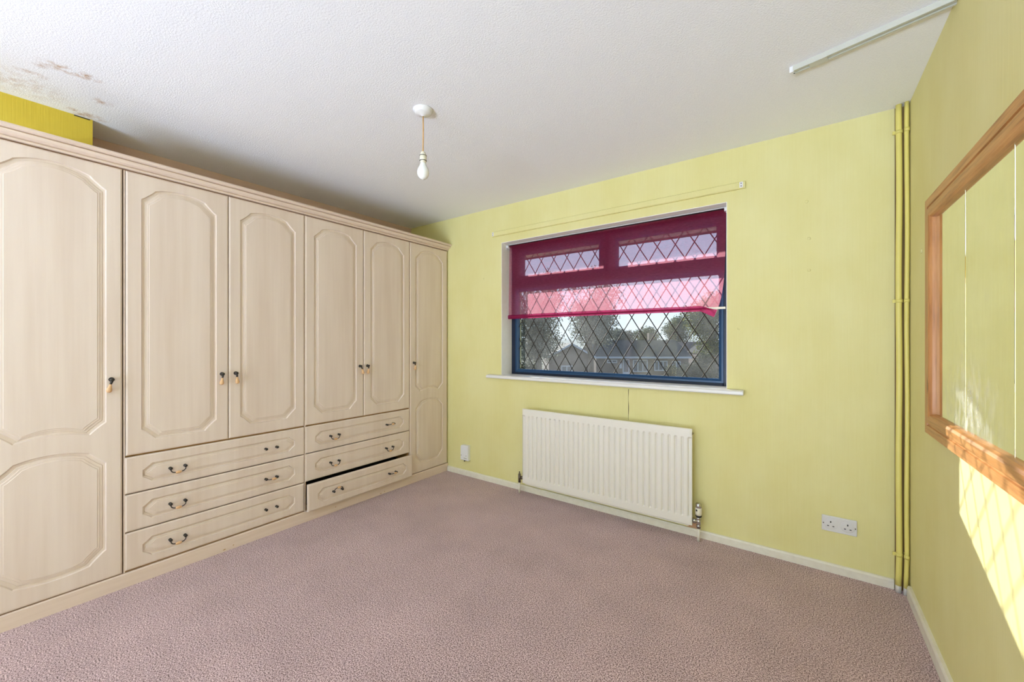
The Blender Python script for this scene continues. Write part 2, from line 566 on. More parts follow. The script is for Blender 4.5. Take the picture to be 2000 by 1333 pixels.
# window wall with its opening
OX0, OX1, OZ0, OZ1 = -2.105, -0.373, 0.935, 2.086
wb = MB()
YO = YB + 0.30
wb.box(XL - 0.1, OX0, YB, YO, -0.12, H + 0.12)
wb.box(OX1, XR + 0.3, YB, YO, -0.12, H + 0.12)
wb.box(OX0, OX1, YB, YO, -0.12, OZ0)
wb.box(OX0, OX1, YB, YO, OZ1, H + 0.12)
wall_back = wb.build('wall_back', M['wall'])
tag(wall_back, 'pale yellow wallpapered wall with the wide window', 'wall', kind='structure')
# white painted lining of the reveal
rv = MB()
rv.box(OX0, OX0 + 0.004, YB + 0.002, YB + 0.15, OZ0, OZ1)
rv.box(OX1 - 0.004, OX1, YB + 0.002, YB + 0.15, OZ0, OZ1)
rv.box(OX0 + 0.004, OX1 - 0.004, YB + 0.002, YB + 0.15, OZ1 - 0.004, OZ1)
rv.build('reveal_lining', M['reveal'], wall_back)['label'] = 'white painted sides and head of the window recess'

wr = MB().box(XR, XR + 0.12, YF - 0.1, YB + 0.30, -0.12, H + 0.12).build('wall_right', M['wall'])
tag(wr, 'pale yellow wallpapered wall with the pine framed mirror', 'wall', kind='structure')
wl_ = MB()  # its opening behind the camera is added to admit the side fill
wl_.box(XL - 0.12, XL, -1.45, YB + 0.1, -0.12, H + 0.12)
wl_.box(XL - 0.12, XL, YF - 0.1, -3.50, -0.12, H + 0.12)
wl_.box(XL - 0.12, XL, -3.50, -1.45, -0.12, 0.04)
wl_.box(XL - 0.12, XL, -3.50, -1.45, 2.20, H + 0.12)
wleft = wl_.build('wall_left', M['alcove'])
tag(wleft, 'dull pinkish brown wall seen above the wardrobes', 'wall', kind='structure')
bh = MB().box(XL, -3.025, YF, 0.412, 2.112, H).build('wall_bulkhead', M['bulkhead'])
tag(bh, 'strong yellow boxed bulkhead above the leftmost wardrobe door', 'wall', kind='structure')
MB().box(-3.0255, -3.0235, 0.345, 0.402, H - 0.006, H - 0.001).build('paper_gap', M['dark_gap'], bh)
# wall behind the camera, with a wide opening added for the fill light
wf = MB()
FX0, FX1, FZ0, FZ1 = -2.30, 0.40, 0.04, 2.25
wf.box(XL - 0.1, FX0, YF - 0.1, YF, -0.12, H + 0.12)
wf.box(FX1, XR + 0.1, YF - 0.1, YF, -0.12, H + 0.12)
wf.box(FX0, FX1, YF - 0.1, YF, -0.12, FZ0)
wf.box(FX0, FX1, YF - 0.1, YF, FZ1, H + 0.12)
wf = wf.build('wall_rear', M['wall'])
tag(wf, 'yellow wall opposite the window wall', 'wall', kind='structure')

# baseboards
bp_prof = [(0.0, 0.0), (-0.016, 0.0), (-0.016, 0.038), (-0.011, 0.047), (0.0, 0.047)]
bb = MB().extrude_profile([(YB + a, b) for a, b in bp_prof], 'x', XW + 0.003, 0.368).build('baseboard_back', M['skirting'])
tag(bb, 'low cream skirting board under the window wall', 'skirting', kind='structure')
br_ = MB().extrude_profile([(XR + a, b * 1.25) for a, b in bp_prof], 'y', YF, YB - 0.065).build('baseboard_right', M['skirting'])
tag(br_, 'low cream skirting board along the mirror wall', 'skirting', kind='structure')

# lifted wallpaper seam below the sill
sm = MB().box(-0.9865, -0.9825, YB - 0.0012, YB + 0.0005, 0.685, 0.90)
sm.build('wallpaper_seam', M['dark_gap'], wall_back)
fp = MB()
vv = []; ff = []
for i in range(13):
    z = 0.66 + 0.24 * i / 12
    for j in range(7):
        t = j / 6
        lift = 0.012 * (1 - t) ** 2 * (0.55 + 0.45 * math.sin(i * 0.9)) + 0.0008
        vv.append((-0.982 + 0.055 * t, YB - lift * (1 if j else 0.8), z))
for i in range(12):
    for j in range(6):
        a = i * 7 + j
        ff.append((a, a + 1, a + 8, a + 7))
fp.add(vv, ff, True).build('wallpaper_flap', M['wall'], wall_back)['label'] = 'lifting edge of wallpaper under the sill'
# filled screw holes
for (x, z) in [(0.017, 2.007), (0.028, 1.801), (0.028, 1.627), (-2.306, 1.794), (-0.31, 1.312)]:
    MB().lathe((x, YB, z), (0, -1, 0), [(0, 0.009), (0.0015, 0.008), (0.002, 0.003)], 8).build('filled_hole', M['wall'], wall_back)
MB().lathe((XR, 2.477, 1.63), (-1, 0, 0), [(0, 0.012), (0.003, 0.010), (0.004, 0.003)], 8).build('filled_hole', M['wall'], wr)

# ------------------------------------------------------------------ the window
GY = 2.905                                   # glass plane
win = thing('window_1', ((OX0 + OX1) / 2, GY, OZ0), 'navy framed window with diamond leaded panes', 'window', kind='structure')
FX = (OX0 - 0.012, OX1 + 0.012)
FRY0, FRY1 = 2.893, 2.963
fr = MB()
fr.box(FX[0], -2.055, FRY0, FRY1, 0.925, 2.10, 0.004)
fr.box(-0.415, FX[1], FRY0, FRY1, 0.925, 2.10, 0.004)
fr.box(-2.055, -0.415, FRY0, FRY1, 0.925, 0.966, 0.004)
fr.box(-2.055, -0.415, FRY0, FRY1, 2.045, 2.10, 0.004)
fr.build('outer_frame', M['upvc'], win)
MB().box(-2.055, -0.415, FRY0, FRY1, 1.695, 1.765, 0.004).build('transom', M['upvc'], win)
MB().box(-1.235, -1.155, FRY0, FRY1, 1.765, 2.045, 0.004).build('mullion', M['upvc'], win)

def frame_ring(x0, x1, z0, z1, w, ya, yb, name, mat, parent):
    m = MB()
    # mitred ring with a sloped inner face
    for k in range(4):
        a = [(x0, z0), (x1, z0), (x1, z1), (x0, z1)]
        b = [(x0 + w, z0 + w), (x1 - w, z0 + w), (x1 - w, z1 - w), (x0 + w, z1 - w)]
        k2 = (k + 1) % 4
        pa, pb, qa, qb = a[k], a[k2], b[k], b[k2]
        sl = 0.45
        ia = (pa[0] + (qa[0] - pa[0]) * sl, pa[1] + (qa[1] - pa[1]) * sl)
        ib = (pb[0] + (qb[0] - pb[0]) * sl, pb[1] + (qb[1] - pb[1]) * sl)
        v = [(pa[0], ya, pa[1]), (pb[0], ya, pb[1]), (ib[0], ya, ib[1]), (ia[0], ya, ia[1]),
             (qa[0], ya + 0.010, qa[1]), (qb[0], ya + 0.010, qb[1]), (qa[0], yb, qa[1]), (qb[0], yb, qb[1]),
             (pa[0], yb, pa[1]), (pb[0], yb, pb[1])]
        f = [(0, 1, 2, 3), (3, 2, 5, 4), (4, 5, 7, 6), (6, 7, 9, 8), (8, 9, 1, 0)]
        m.add(v, f)
    return m.build(name, mat, parent)

panes = [(-2.030, -0.432, 0.990, 1.678, 'low'), (-1.975, -1.268, 1.792, 1.990, 'upl'), (-1.122, -0.452, 1.792, 1.990, 'upr')]
# lower pane: glazing bead straight in the frame; upper ones: top-hung sashes
frame_ring(-2.057, -0.413, 0.964, 1.697, 0.028, 2.888, 2.915, 'glazing_bead', M['bead'], win)
sash = []
for (x0, x1) in ((-2.045, -1.198), (-1.192, -0.405)):
    pass
for (x0, x1, z0, z1, k) in panes[1:]:
    s_ = frame_ring(x0 - 0.062, x1 + 0.062 if k == 'upl' else x1 + 0.045, z0 - 0.05, z1 + 0.062, 0.062 if k == 'upl' else 0.045, 2.878, 2.92, 'casement', M['upvc'], win)
    # the ring width differs a little from the pane; a bead closes it
    frame_ring(x0 - 0.012, x1 + 0.012, z0 - 0.012, z1 + 0.012, 0.014, 2.884, 2.918, 'casement_bead', M['bead'], s_)
    xm = (x0 + x1) / 2
    hm = MB().box(xm - 0.018, xm + 0.018, 2.866, 2.879, z0 - 0.046, z0 - 0.016, 0.003).box(xm - 0.012, xm + 0.10, 2.852, 2.866, z0 - 0.038, z0 - 0.022, 0.004)
    hm.build('casement_handle', M['upvc'], s_)
SX, SZ = 0.1225, 0.197
def clip_line(x0, z0, dx, dz, X0, X1, Z0, Z1):
    t0, t1 = -1e9, 1e9
    for (p, d, a, b) in ((x0, dx, X0, X1), (z0, dz, Z0, Z1)):
        ta, tb = (a - p) / d, (b - p) / d
        if ta > tb: ta, tb = tb, ta
        t0 = max(t0, ta); t1 = min(t1, tb)
    return (t0, t1) if t1 > t0 + 0.02 else None
for (x0, x1, z0, z1, k) in panes:
    g = MB().box(x0 - 0.006, x1 + 0.006, GY, GY + 0.004, z0 - 0.006, z1 + 0.006).build('glass_pane', M['glass'], win)
    xo, zo = {'low': (-1.080, 1.312), 'upl': (-1.309, 1.915), 'upr': (-1.080, 1.905)}[k]
    n = 0
    for sg in (1, -1):
        dx, dz = SX / 2, sg * SZ / 2
        ln = math.hypot(dx, dz); dx /= ln; dz /= ln
        for i in range(-40, 41):
            c = clip_line(xo + i * SX, zo, dx, dz, x0, x1, z0, z1)
            if not c: continue
            pa = (xo + i * SX + dx * c[0], zo + dz * c[0]); pb = (xo + i * SX + dx * c[1], zo + dz * c[1])
            w = 0.0036
            nx, nz = -dz * w, dx * w
            y0 = GY - 0.0016 - (0.0006 if sg > 0 else 0)
            y1 = GY + 0.0002
            m = MB()
            ya, yb = y0, y1
            vv = []
            for y in (ya, yb):
                for (px, pz) in (pa, pb):
                    for s in (-1, 1):
                        q = 0.6 if y == ya else 1.0
                        vv.append((px + nx * s * q, y, pz + nz * s * q))
            m.add(vv, [(0, 1, 3, 2), (4, 6, 7, 5), (0, 2, 6, 4), (1, 5, 7, 3), (0, 4, 5, 1), (2, 3, 7, 6)])
            if k == 'low' and sg < 0 and False:
                pass
            m.build('lead_strip', M['lead'], g)
# window sill board
sl = MB()
sp = [(2.90, 0.921), (2.90, 0.945), (YB - 0.040, 0.943), (YB - 0.050, 0.937), (YB - 0.050, 0.922), (YB - 0.044, 0.916), (YB + 0.001, 0.916)]
bm_s = MB()
bm_s.extrude_profile([(y, z) for y, z in sp if y > YB - 0.2], 'x', OX0 + 0.002, OX1 - 0.002)
bm_s.extrude_profile([(YB - 0.001, 0.916), (YB - 0.001, 0.945), (YB - 0.040, 0.943), (YB - 0.050, 0.937), (YB - 0.050, 0.922), (YB - 0.044, 0.916)], 'x', -2.235, OX0 + 0.002)
bm_s.extrude_profile([(YB - 0.001, 0.916), (YB - 0.001, 0.945), (YB - 0.040, 0.943), (YB - 0.050, 0.937), (YB - 0.050, 0.922), (YB - 0.044, 0.916)], 'x', OX1 - 0.002, -0.283)
sill = bm_s.build('trim_1', M['white_paint'])
tag(sill, 'white painted window sill board above the radiator', 'window sill', kind='structure')
# roof eave outside, above the window
ev = thing('trim_2', (-1.2, 3.4, 2.15), 'white soffit and gutter of the eave outside the window', 'eave', kind='structure')
MB().box(-6, 3, YO, 3.72, 2.19, 2.21).build('soffit', M['fascia'], ev)
MB().box(-6, 3, 3.72, 3.745, 2.17, 2.36).build('fascia_board', M['fascia'], ev)
gt = MB()
gp = [(3.745 + 0.055 + 0.055 * math.cos(a), 2.225 + 0.062 * math.sin(a)) for a in [math.pi + math.pi * i / 10 for i in range(11)]]
gp += [(y * 1.0, z) for y, z in [(3.745 + 0.105, 2.228), (3.752, 2.228)]]
gt.extrude_profile(gp, 'x', -6, 3).build('gutter', M['upvc'], ev)
MB().add([(-6, 3.75, 2.36), (3, 3.75, 2.36), (3, 0.5, 4.0), (-6, 0.5, 4.0), (-6, 3.75, 2.33), (3, 3.75, 2.33), (3, 0.5, 3.97), (-6, 0.5, 3.97)],
         [(0, 1, 2, 3), (7, 6, 5, 4), (0, 4, 5, 1), (1, 5, 6, 2), (2, 6, 7, 3), (3, 7, 4, 0)]).build('roof_slope', M['roof_dark'], ev)

# ------------------------------------------------------------------ roller blind
BY = 2.825
bl = thing('roller_blind', (-1.23, BY, 2.06), 'sheer crimson roller blind half drawn, its hem slipping off at one end', 'blind')
nx_, nz_ = 84, 40
vv = []; ff = []
def blind_pt(u, v):
    """u 0..1 left to right, v 0 top .. 1 bottom"""
    x = -2.074 + u * (2.074 - 0.390)
    z = 2.066 - v * (2.066 - 1.428)
    x -= 0.013 * v * (1 - u)                                       # left edge wanders outwards
    # right edge shrinks inwards lower down, the corner hangs loose
    w = max(0.0, (x + 0.62) / 0.23)
    x -= 0.020 * w * v ** 2
    loose = max(0.0, (x + 0.535) / 0.14)
    vv_ = max(0.0, (v - 0.55) / 0.45)
    z -= 0.045 * loose * vv_ ** 2
    x -= 0.050 * loose * vv_ ** 3
    y = BY + 0.0015 * math.sin(u * 9 + v * 2) * v + 0.012 * loose * math.sin(v * 16) * vv_ + 0.0006 * math.sin(u * 31) * v * v
    y -= 0.016 * loose * vv_ ** 2
    z += 0.010 * math.sin(u * math.pi) * v * 0.25
    return (x, y, z)
for j in range(nz_ + 1):
    for i in range(nx_ + 1):
        vv.append(blind_pt(i / nx_, j / nz_))
for j in range(nz_):
    for i in range(nx_):
        a = j * (nx_ + 1) + i
        ff.append((a, a + 1, a + nx_ + 2, a + nx_ + 1))
MB().add(vv, ff, True).build('fabric', M['blind'], bl)
vv = []; ff = []
for hv, ho in ((0.944, 0.0015), (0.950, 0.0095), (0.970, 0.0105), (0.992, 0.0095), (1.0, 0.0015)):
    for i in range(nx_ + 1):
        p = blind_pt(i / nx_, hv)
        vv.append((p[0], p[1] - ho, p[2]))
for j in range(4):
    for i in range(nx_):
        a = j * (nx_ + 1) + i
        ff.append((a, a + 1, a + nx_ + 2, a + nx_ + 1))
MB().add(vv, ff, True).build('hem', M['hem'], bl)
MB().box(-2.080, -0.392, BY - 0.0070, BY - 0.0035, 1.439, 1.453, 0.001).build('bottom_lath', M['old_plastic'], bl)
MB().tube([(-2.086, BY + 0.012, 2.064), (-0.385, BY + 0.012, 2.064)], 0.0115, 14).build('roller_tube', M['bronze'], bl)
MB().box(-2.084, -0.386, BY - 0.004, BY - 0.001, 2.0745, 2.0785).build('fixing_strip', M['plastic'], bl)
for sx in (-1, 1):
    xa = OX0 + 0.005 if sx < 0 else OX1 - 0.005
    m = MB().box(xa, xa - sx * 0.003, BY - 0.02, BY + 0.035, 2.035, 2.078, 0.001)
    m.box(xa - sx * 0.003, xa - sx * 0.020, BY - 0.018, BY + 0.030, 2.050, 2.072, 0.003)
    m.build('bracket', M['plastic'], bl)

# painted batten above the window
bt = thing('curtain_batten', (-1.235, YB - 0.005, 2.145), 'yellow painted wooden batten above the window', 'batten')
MB().extrude_profile([(YB, 2.145), (YB - 0.014, 2.145), (YB - 0.018, 2.150), (YB - 0.018, 2.182), (YB - 0.013, 2.187), (YB, 2.187)], 'x', -2.195, -0.276).build('board', M['wall'], bt)
for x in (-2.183, -0.296):
    e_ = MB().box(x - 0.009, x + 0.009, YB - 0.0205, YB - 0.0175, 2.149, 2.183, 0.001).build('end_plate', M['white_paint'], bt)
    for z in (2.158, 2.174):
        MB().lathe((x, YB - 0.0200, z), (0, -1, 0), [(0, 0.0032), (0.0012, 0.0032), (0.0016, 0.001)], 8).build('screw', M['dark_chrome'], e_)

# ------------------------------------------------------------------ radiator
rad = thing('radiator', (-1.19, YB - 0.06, 0.093), 'cream single panel radiator with upright flutes under the window', 'radiator')
RX0, RX1, RZ0, RZ1 = -1.826, -0.555, 0.094, 0.692
RYF = YB - 0.088
xs = [RX0, RX0 + 0.012]
NF = 31
pitch = (RX1 - RX0 - 0.036) / NF
hx = [0.0, 0.0]
for i in range(NF):
    b0 = RX0 + 0.018 + i * pitch
    for (t, hh) in ((0.02, 0.0), (0.13, 0.35), (0.22, 0.85), (0.32, 1.0), (0.72, 1.0), (0.84, 0.85), (0.92, 0.35), (0.985, 0.0)):
        xs.append(b0 + t * pitch); hx.append(hh)
xs += [RX1 - 0.012, RX1]; hx += [0.0, 0.0]
zs = [RZ0, RZ0 + 0.004, RZ0 + 0.046, RZ0 + 0.050, RZ0 + 0.060, RZ1 - 0.062, RZ1 - 0.052, RZ1 - 0.048, RZ1 - 0.004, RZ1]
hz = [0, 0, 0, 0.15, 1, 1, 0.15, 0, 0, 0]
edge = [0.004, 0, 0, 0, 0, 0, 0, 0, 0, 0.004]
vv = []; ff = []
n = len(xs)
for j, z in enumerate(zs):
    for i, x in enumerate(xs):
        ey = edge[j]
        if i in (0, n - 1): ey = 0.004
        # border sits level with the flute crests, valleys between are pressed in
        d = (1 - hx[i]) * hz[j] * 0.0100
        vv.append((x, RYF + d + ey, z))
for j in range(len(zs) - 1):
    for i in range(n - 1):
        a = j * n + i
        ff.append((a, a + 1, a + n + 1, a + n))
rp = MB().add(vv, ff, False)
rp.box(RX0 + 0.001, RX1 - 0.001, RYF + 0.0115, RYF + 0.022, RZ0 + 0.002, RZ1 - 0.002)
rp.add([(RX0, RYF + 0.004, RZ0), (RX1, RYF + 0.004, RZ0), (RX1, RYF + 0.022, RZ0 + 0.002), (RX0, RYF + 0.022, RZ0 + 0.002),
        (RX0, RYF + 0.004, RZ1), (RX1, RYF + 0.004, RZ1), (RX1, RYF + 0.022, RZ1 - 0.002), (RX0, RYF + 0.022, RZ1 - 0.002)],
       [(0, 1, 2, 3), (4, 7, 6, 5), (0, 3, 7, 4), (1, 5, 6, 2)])
rp.build('panel', M['rad'], rad)
MB().box(RX0 + 0.02, RX1 - 0.02, RYF + 0.010, RYF + 0.030, RZ0 - 0.010, RZ0 + 0.003, 0.002).build('bottom_seam', M['rad'], rad)
for x in (-1.62, -0.76):
    MB().box(x - 0.02, x + 0.02, RYF + 0.020, YB - 0.013, 0.16, 0.60).build('bracket', M['rad'], rad)
MB().lathe((RX1 - 0.004, RYF + 0.014, RZ1 - 0.028), (1, 0, 0), [(0, 0.010), (0.006, 0.010), (0.007, 0.006), (0.013, 0.005)], 10).build('bleed_valve', M['chrome'], rad)
# lockshield valve, far end
VY = YB - 0.066
lv = MB()
lv.tube([(-1.868, VY, 0.086), (-1.868, VY, 0.150)], [0.011, 0.010], 12)
lv.tube([(-1.868, VY, 0.128), (-1.822, VY, 0.128)], 0.0095, 12)
lv.lathe((-1.868, VY, 0.150), (0, 0, 1), [(0, 0.010), (0.006, 0.008), (0.010, 0.0055), (0.024, 0.0045)], 12)
lv.lathe((-1.850, VY, 0.128), (1, 0, 0), [(0, 0.014), (0.014, 0.014)], 6)
lv.build('lockshield_valve', M['dark_chrome'], rad)
MB().tube([(-1.868, VY, 0.0), (-1.868, VY, 0.088)], 0.0085, 12).build('pipe_tail', M['skirting'], rad)
# thermostatic valve, near end
tv = MB()
tv.tube([(-0.520, VY, 0.080), (-0.520, VY, 0.155)], [0.0115, 0.013], 12)
tv.tube([(-0.565, VY, 0.122), (-0.520, VY, 0.122)], 0.010, 12)
tv.lathe((-0.552, VY, 0.122), (1, 0, 0), [(0, 0.0155), (0.016, 0.0155)], 6)
tv.lathe((-0.520, VY, 0.088), (0, 0, 1), [(0, 0.0145), (0.014, 0.0145)], 6)
tv.lathe((-0.520, VY, 0.135), (0, 0, 1), [(0, 0.015), (0.014, 0.015)], 12)
tv.build('valve_body', M['chrome'], rad)
MB().lathe((-0.520, VY, 0.153), (0, 0, 1), [(0, 0.0175), (0.009, 0.0185)], 20).build('valve_collar', M['black'], rad)
th_ = MB().lathe((-0.520, VY, 0.162), (0, 0, 1), [(0, 0.0165), (0.012, 0.019), (0.040, 0.0195), (0.046, 0.018)], 20).build('thermostat_head', M['old_plastic'], rad)
MB().lathe((-0.520, VY, 0.2075), (0, 0, 1), [(0, 0.0175), (0.004, 0.0185), (0.022, 0.0175), (0.028, 0.014), (0.030, 0.006)], 20).build('thermostat_cap', M['chrome'], th_)
MB().box(-0.532, -0.524, VY - 0.0205, VY - 0.015, 0.190, 0.200).build('setting_mark', M['black'], th_)
MB().tube([(-0.520, VY, 0.0), (-0.520, VY, 0.085)], 0.0085, 12).build('pipe_tail', M['skirting'], rad)
MB().box(-0.600, -0.535, YB - 0.0012, YB + 0.001, 0.046, 0.112).build('bare_patch', M['bare_plaster'], wall_back)['label'] = 'patch of bare plaster behind the radiator valve'

# ------------------------------------------------------------------ wall fittings
tb = thing('telephone_socket', (-2.51, YB, 0.14), 'small white telephone box low on the wall beside the wardrobe', 'phone socket')
pr = [(-2.556, 0.142), (-2.464, 0.142), (-2.464, 0.282), (-2.535, 0.282)]
for i in range(1, 6):
    a = math.pi / 2 * i / 6
    pr.append((-2.535 - 0.021 * math.sin(a), 0.262 + 0.020 * math.cos(a)))
pr.append((-2.556, 0.262))
m = MB()
nn_ = len(pr)
cxp = sum(p[0] for p in pr) / nn_; czp = sum(p[1] for p in pr) / nn_
lay = [(YB, 1.0), (YB - 0.026, 1.0), (YB - 0.031, 0.93)]
vv = [(cxp + (p[0] - cxp) * s, y, czp + (p[1] - czp) * s) for y, s in lay for p in pr]
ff = [(l * nn_ + i, l * nn_ + (i + 1) % nn_, (l + 1) * nn_ + (i + 1) % nn_, (l + 1) * nn_ + i) for l in range(2) for i in range(nn_)]
ff += [tuple(range(2 * nn_, 3 * nn_)), tuple(range(nn_))[::-1]]
m.add(vv, ff).build('cover', M['plastic'], tb)
for x in (-2.547, -2.487):
    MB().lathe((x, YB - 0.0305, 0.186), (0, -1, 0), [(0, 0.004), (0.001, 0.004), (0.0014, 0.001)], 8).build('screw', M['dark_chrome'], tb)
MB().box(-2.516, -2.478, YB - 0.0316, YB - 0.0305, 0.160, 0.166).build('printed_mark', M['print_grey'], tb)
MB().tube([(-2.522, YB - 0.012, 0.128), (-2.522, YB - 0.012, 0.144)], 0.006, 8).build('cable_stub', M['black'], tb)

sk = thing('wall_socket', (0.156, YB, 0.217), 'white double power socket low on the window wall near the pipes', 'power socket')
MB().box(0.083, 0.229, YB - 0.0095, YB, 0.2175, 0.300, 0.003).build('face_plate', M['grey_plate'], sk)
for cx in (0.121, 0.191):
    MB().lathe((cx, YB - 0.0088, 0.258), (0, -1, 0), [(0, 0.029), (0.0014, 0.0285), (0.0018, 0.027)], 24).build('outlet', M['grey_plate'], sk)
    for (dx, dz, w, h2) in ((0, 0.011, 0.0026, 0.0045), (-0.0111, -0.0106, 0.0040, 0.0022), (0.0111, -0.0106, 0.0040, 0.0022)):
        MB().box(cx + dx - w, cx + dx + w, YB - 0.0112, YB - 0.0095, 0.258 + dz - h2, 0.258 + dz + h2).build('pin_hole', M['black'], sk)
for x in (0.0905, 0.2215):
    MB().lathe((x, YB - 0.009, 0.258), (0, -1, 0), [(0, 0.0035), (0.0010, 0.0033), (0.0014, 0.001)], 8).build('screw', M['dark_chrome'], sk)

# two painted heating pipes in the corner
def wavy_pipe(name, x, y, r, label, bend):
    p = thing(name, (x, y, 0.0), label, 'pipe', 'heating pipes in the corner')
    pts = []; k = 40
    for i in range(k + 1):
        z = 0.035 + (H - 0.035) * i / k
        b = bend * max(0.0, 1 - z / 0.20) ** 1.3
        pts.append((x + b + 0.0012 * math.sin(z * 7 + x * 50), y - abs(b) * 0.4, z))
    MB().tube(pts, r, 16).build('painted_pipe', M['pipe_paint'], p)
    MB().tube([(pts[0][0], pts[0][1], 0.0), (pts[0][0], pts[0][1], 0.040)], r * 0.985, 16).build('bare_end', M['pipe_bare'], p)
    for zc in (2.266, 1.434, 0.185):
        c = MB()
        vv = []; ff = []
        for i in range(17):
            a = 2 * math.pi * i / 16
            for (rr, zz) in ((r + 0.0005, zc - 0.008), (r + 0.002, zc - 0.008), (r + 0.002, zc + 0.008), (r + 0.0005, zc + 0.008)):
                vv.append((x + rr * math.cos(a), y + rr * math.sin(a), zz))
        for i in range(16):
            for q in range(4):
                q2 = (q + 1) % 4
                ff.append((i * 4 + q, i * 4 + q2, (i + 1) * 4 + q2, (i + 1) * 4 + q))
        c.add(vv, ff, True)
        c.box(x - 0.006, x + 0.006, y + r - 0.001, YB - 0.002, zc - 0.008, zc + 0.008, 0.001)
        if r > 0.01:
            c.box(x - r - 0.012, x - r + 0.001, y - 0.002, y + 0.004, zc - 0.008, zc + 0.008, 0.001)
        c.build('clip', M['pipe_paint'], p)
    return p
wavy_pipe('heating_pipe', 0.3835, YB - 0.030, 0.0118, 'thicker yellow painted heating pipe in the corner, next to the window wall', -0.004)
wavy_pipe('heating_pipe', 0.4097, YB - 0.042, 0.0085, 'thinner yellow painted heating pipe squeezed against the mirror wall', -0.007)
# dark strip behind the pipes
MB().box(0.372, XR + 0.001, YB - 0.0015, YB + 0.001, 0.0, H - 0.002).build('dark_corner_strip', grainy('brown_corner', (0.20, 0.13, 0.05), (0.30, 0.20, 0.08), (1, 1, 0.3), 9, 0.9, 0), wall_back)['label'] = 'dark brown strip behind the pipes'

# ceiling curtain track
ct = thing('curtain_track', (0.19, 2.02, H), 'ivory plastic curtain track fixed across the ceiling by the mirror wall', 'curtain track')
A = Vector((-0.030, 2.084, 0)); Bv = Vector((0.4205, 1.972, 0))
dv = (Bv - A).normalized(); nv = Vector((-dv.y, dv.x, 0))
def track_bar(a, b, o0, o1, z0, z1):
    vv = []
    for p in (A + dv * a, A + dv * b):
        for o in (o0, o1):
            for z in (z0, z1):
                q = p + nv * o
                vv.append((q.x, q.y, z))
    return vv, [(0, 1, 3, 2), (4, 6, 7, 5), (0, 4, 5, 1), (2, 3, 7, 6), (0, 2, 6, 4), (1, 5, 7, 3)]
LT = (Bv - A).length
m = MB()
m.add(*track_bar(0, LT, -0.017, 0.017, H - 0.010, H))
m.add(*track_bar(0, LT, -0.017, -0.0085, H - 0.021, H - 0.010))
m.add(*track_bar(0, LT, 0.0085, 0.017, H - 0.021, H - 0.010))
m.add(*track_bar(0, LT, -0.003, 0.003, H - 0.019, H - 0.010))
m.build('rail', M['track'], ct)
m = MB()
m.add(*track_bar(0.055, 0.115, -0.018, 0.018, H - 0.0225, H - 0.011))
m.build('joining_clip', M['track'], ct)
m = MB()
m.add(*track_bar(-0.012, 0.003, -0.0165, 0.0165, H - 0.024, H))
m.build('end_stop', M['plastic'], ct)
MB().lathe(tuple((A + dv * 0.001) + Vector((0, 0, H - 0.024))), (0, 0, -1), [(0, 0.003), (0.001, 0.003)], 8).build('screw', M['bronze'], ct)

# pendant lamp
PX, PY = -1.546, 1.370
pl = thing('pendant_lamp', (PX, PY, H), 'bare pearl bulb hanging on a tan flex from a white ceiling rose', 'pendant lamp')
MB().lathe((PX, PY, H), (0, 0, -1), [(0, 0.050), (0.004, 0.050), (0.007, 0.045), (0.014, 0.043), (0.020, 0.036), (0.023, 0.020), (0.030, 0.008), (0.032, 0.004)], 32).build('ceiling_rose', M['plastic'], pl)
MB().tube([(PX, PY, H - 0.030), (PX + 0.001, PY, 2.30), (PX - 0.001, PY, 2.185)], 0.0032, 8).build('flex', M['flex'], pl)
lh = MB().lathe((PX, PY, 2.190), (0, 0, -1), [(0, 0.006), (0.003, 0.011), (0.012, 0.0145), (0.020, 0.0150), (0.021, 0.0170), (0.046, 0.0170), (0.048, 0.0150), (0.058, 0.0145)], 24).build('lamp_holder', M['old_plastic'], pl)
for z in (2.1705, 2.1450):
    MB().lathe((PX, PY, z), (0, 0, -1), [(0, 0.0160), (0.0004, 0.0182), (0.0022, 0.0182), (0.0026, 0.0160)], 24).build('holder_ring', M['bronze'], lh)
MB().lathe((PX, PY, 2.136), (0, 0, -1), [(0, 0.0130), (0.008, 0.0140), (0.017, 0.0175), (0.028, 0.0240), (0.040, 0.0285), (0.052, 0.0298), (0.064, 0.0280), (0.075, 0.0222), (0.083, 0.0130), (0.0865, 0.002)], 28).build('bulb', M['bulb'], pl)

# ------------------------------------------------------------------ mirror in its pine frame
MY0, MY1, MZ0, MZ1 = 0.700, 2.290, 0.868, 1.802          # outer edge of the frame
mr_ = thing('wall_mirror', (XR, (MY0 + MY1) / 2, MZ0), 'long wall mirror of upright strips in a wide varnished pine frame', 'mirror')
# frame section: (distance in from outer edge, projection from the wall)
fsec = [(0.0, 0.0), (0.0, 0.020), (0.003, 0.023), (0.034, 0.023), (0.036, 0.019), (0.040, 0.019), (0.046, 0.025), (0.070, 0.027), (0.079, 0.024), (0.084, 0.017), (0.086, 0.0)]
def frame_member(side):
    m = MB(); n = len(fsec); vv = []
    for end in (0, 1):
        for (d, h2) in fsec:
            x = XR - h2
            if side == 'top': p = (x, (MY0 + d) if end == 0 else (MY1 - d), MZ1 - d)
            elif side == 'bottom': p = (x, (MY0 + d) if end == 0 else (MY1 - d), MZ0 + d)
            elif side == 'far': p = (x, MY1 - d, (MZ0 + d) if end == 0 else (MZ1 - d))
            else: p = (x, MY0 + d, (MZ0 + d) if end == 0 else (MZ1 - d))
            vv.append(p)
    ff = [(i, i + 1, n + i + 1, n + i) for i in range(n - 1)] + [tuple(range(n))[::-1], tuple(range(n, 2 * n))]
    m.add(vv, ff)
    return m.build('frame_rail' if side in ('top', 'bottom') else 'frame_stile', M['pine_y'] if side in ('top', 'bottom') else M['pine_z'], mr_)
for s_ in ('top', 'bottom', 'far', 'near'):
    frame_member(s_)
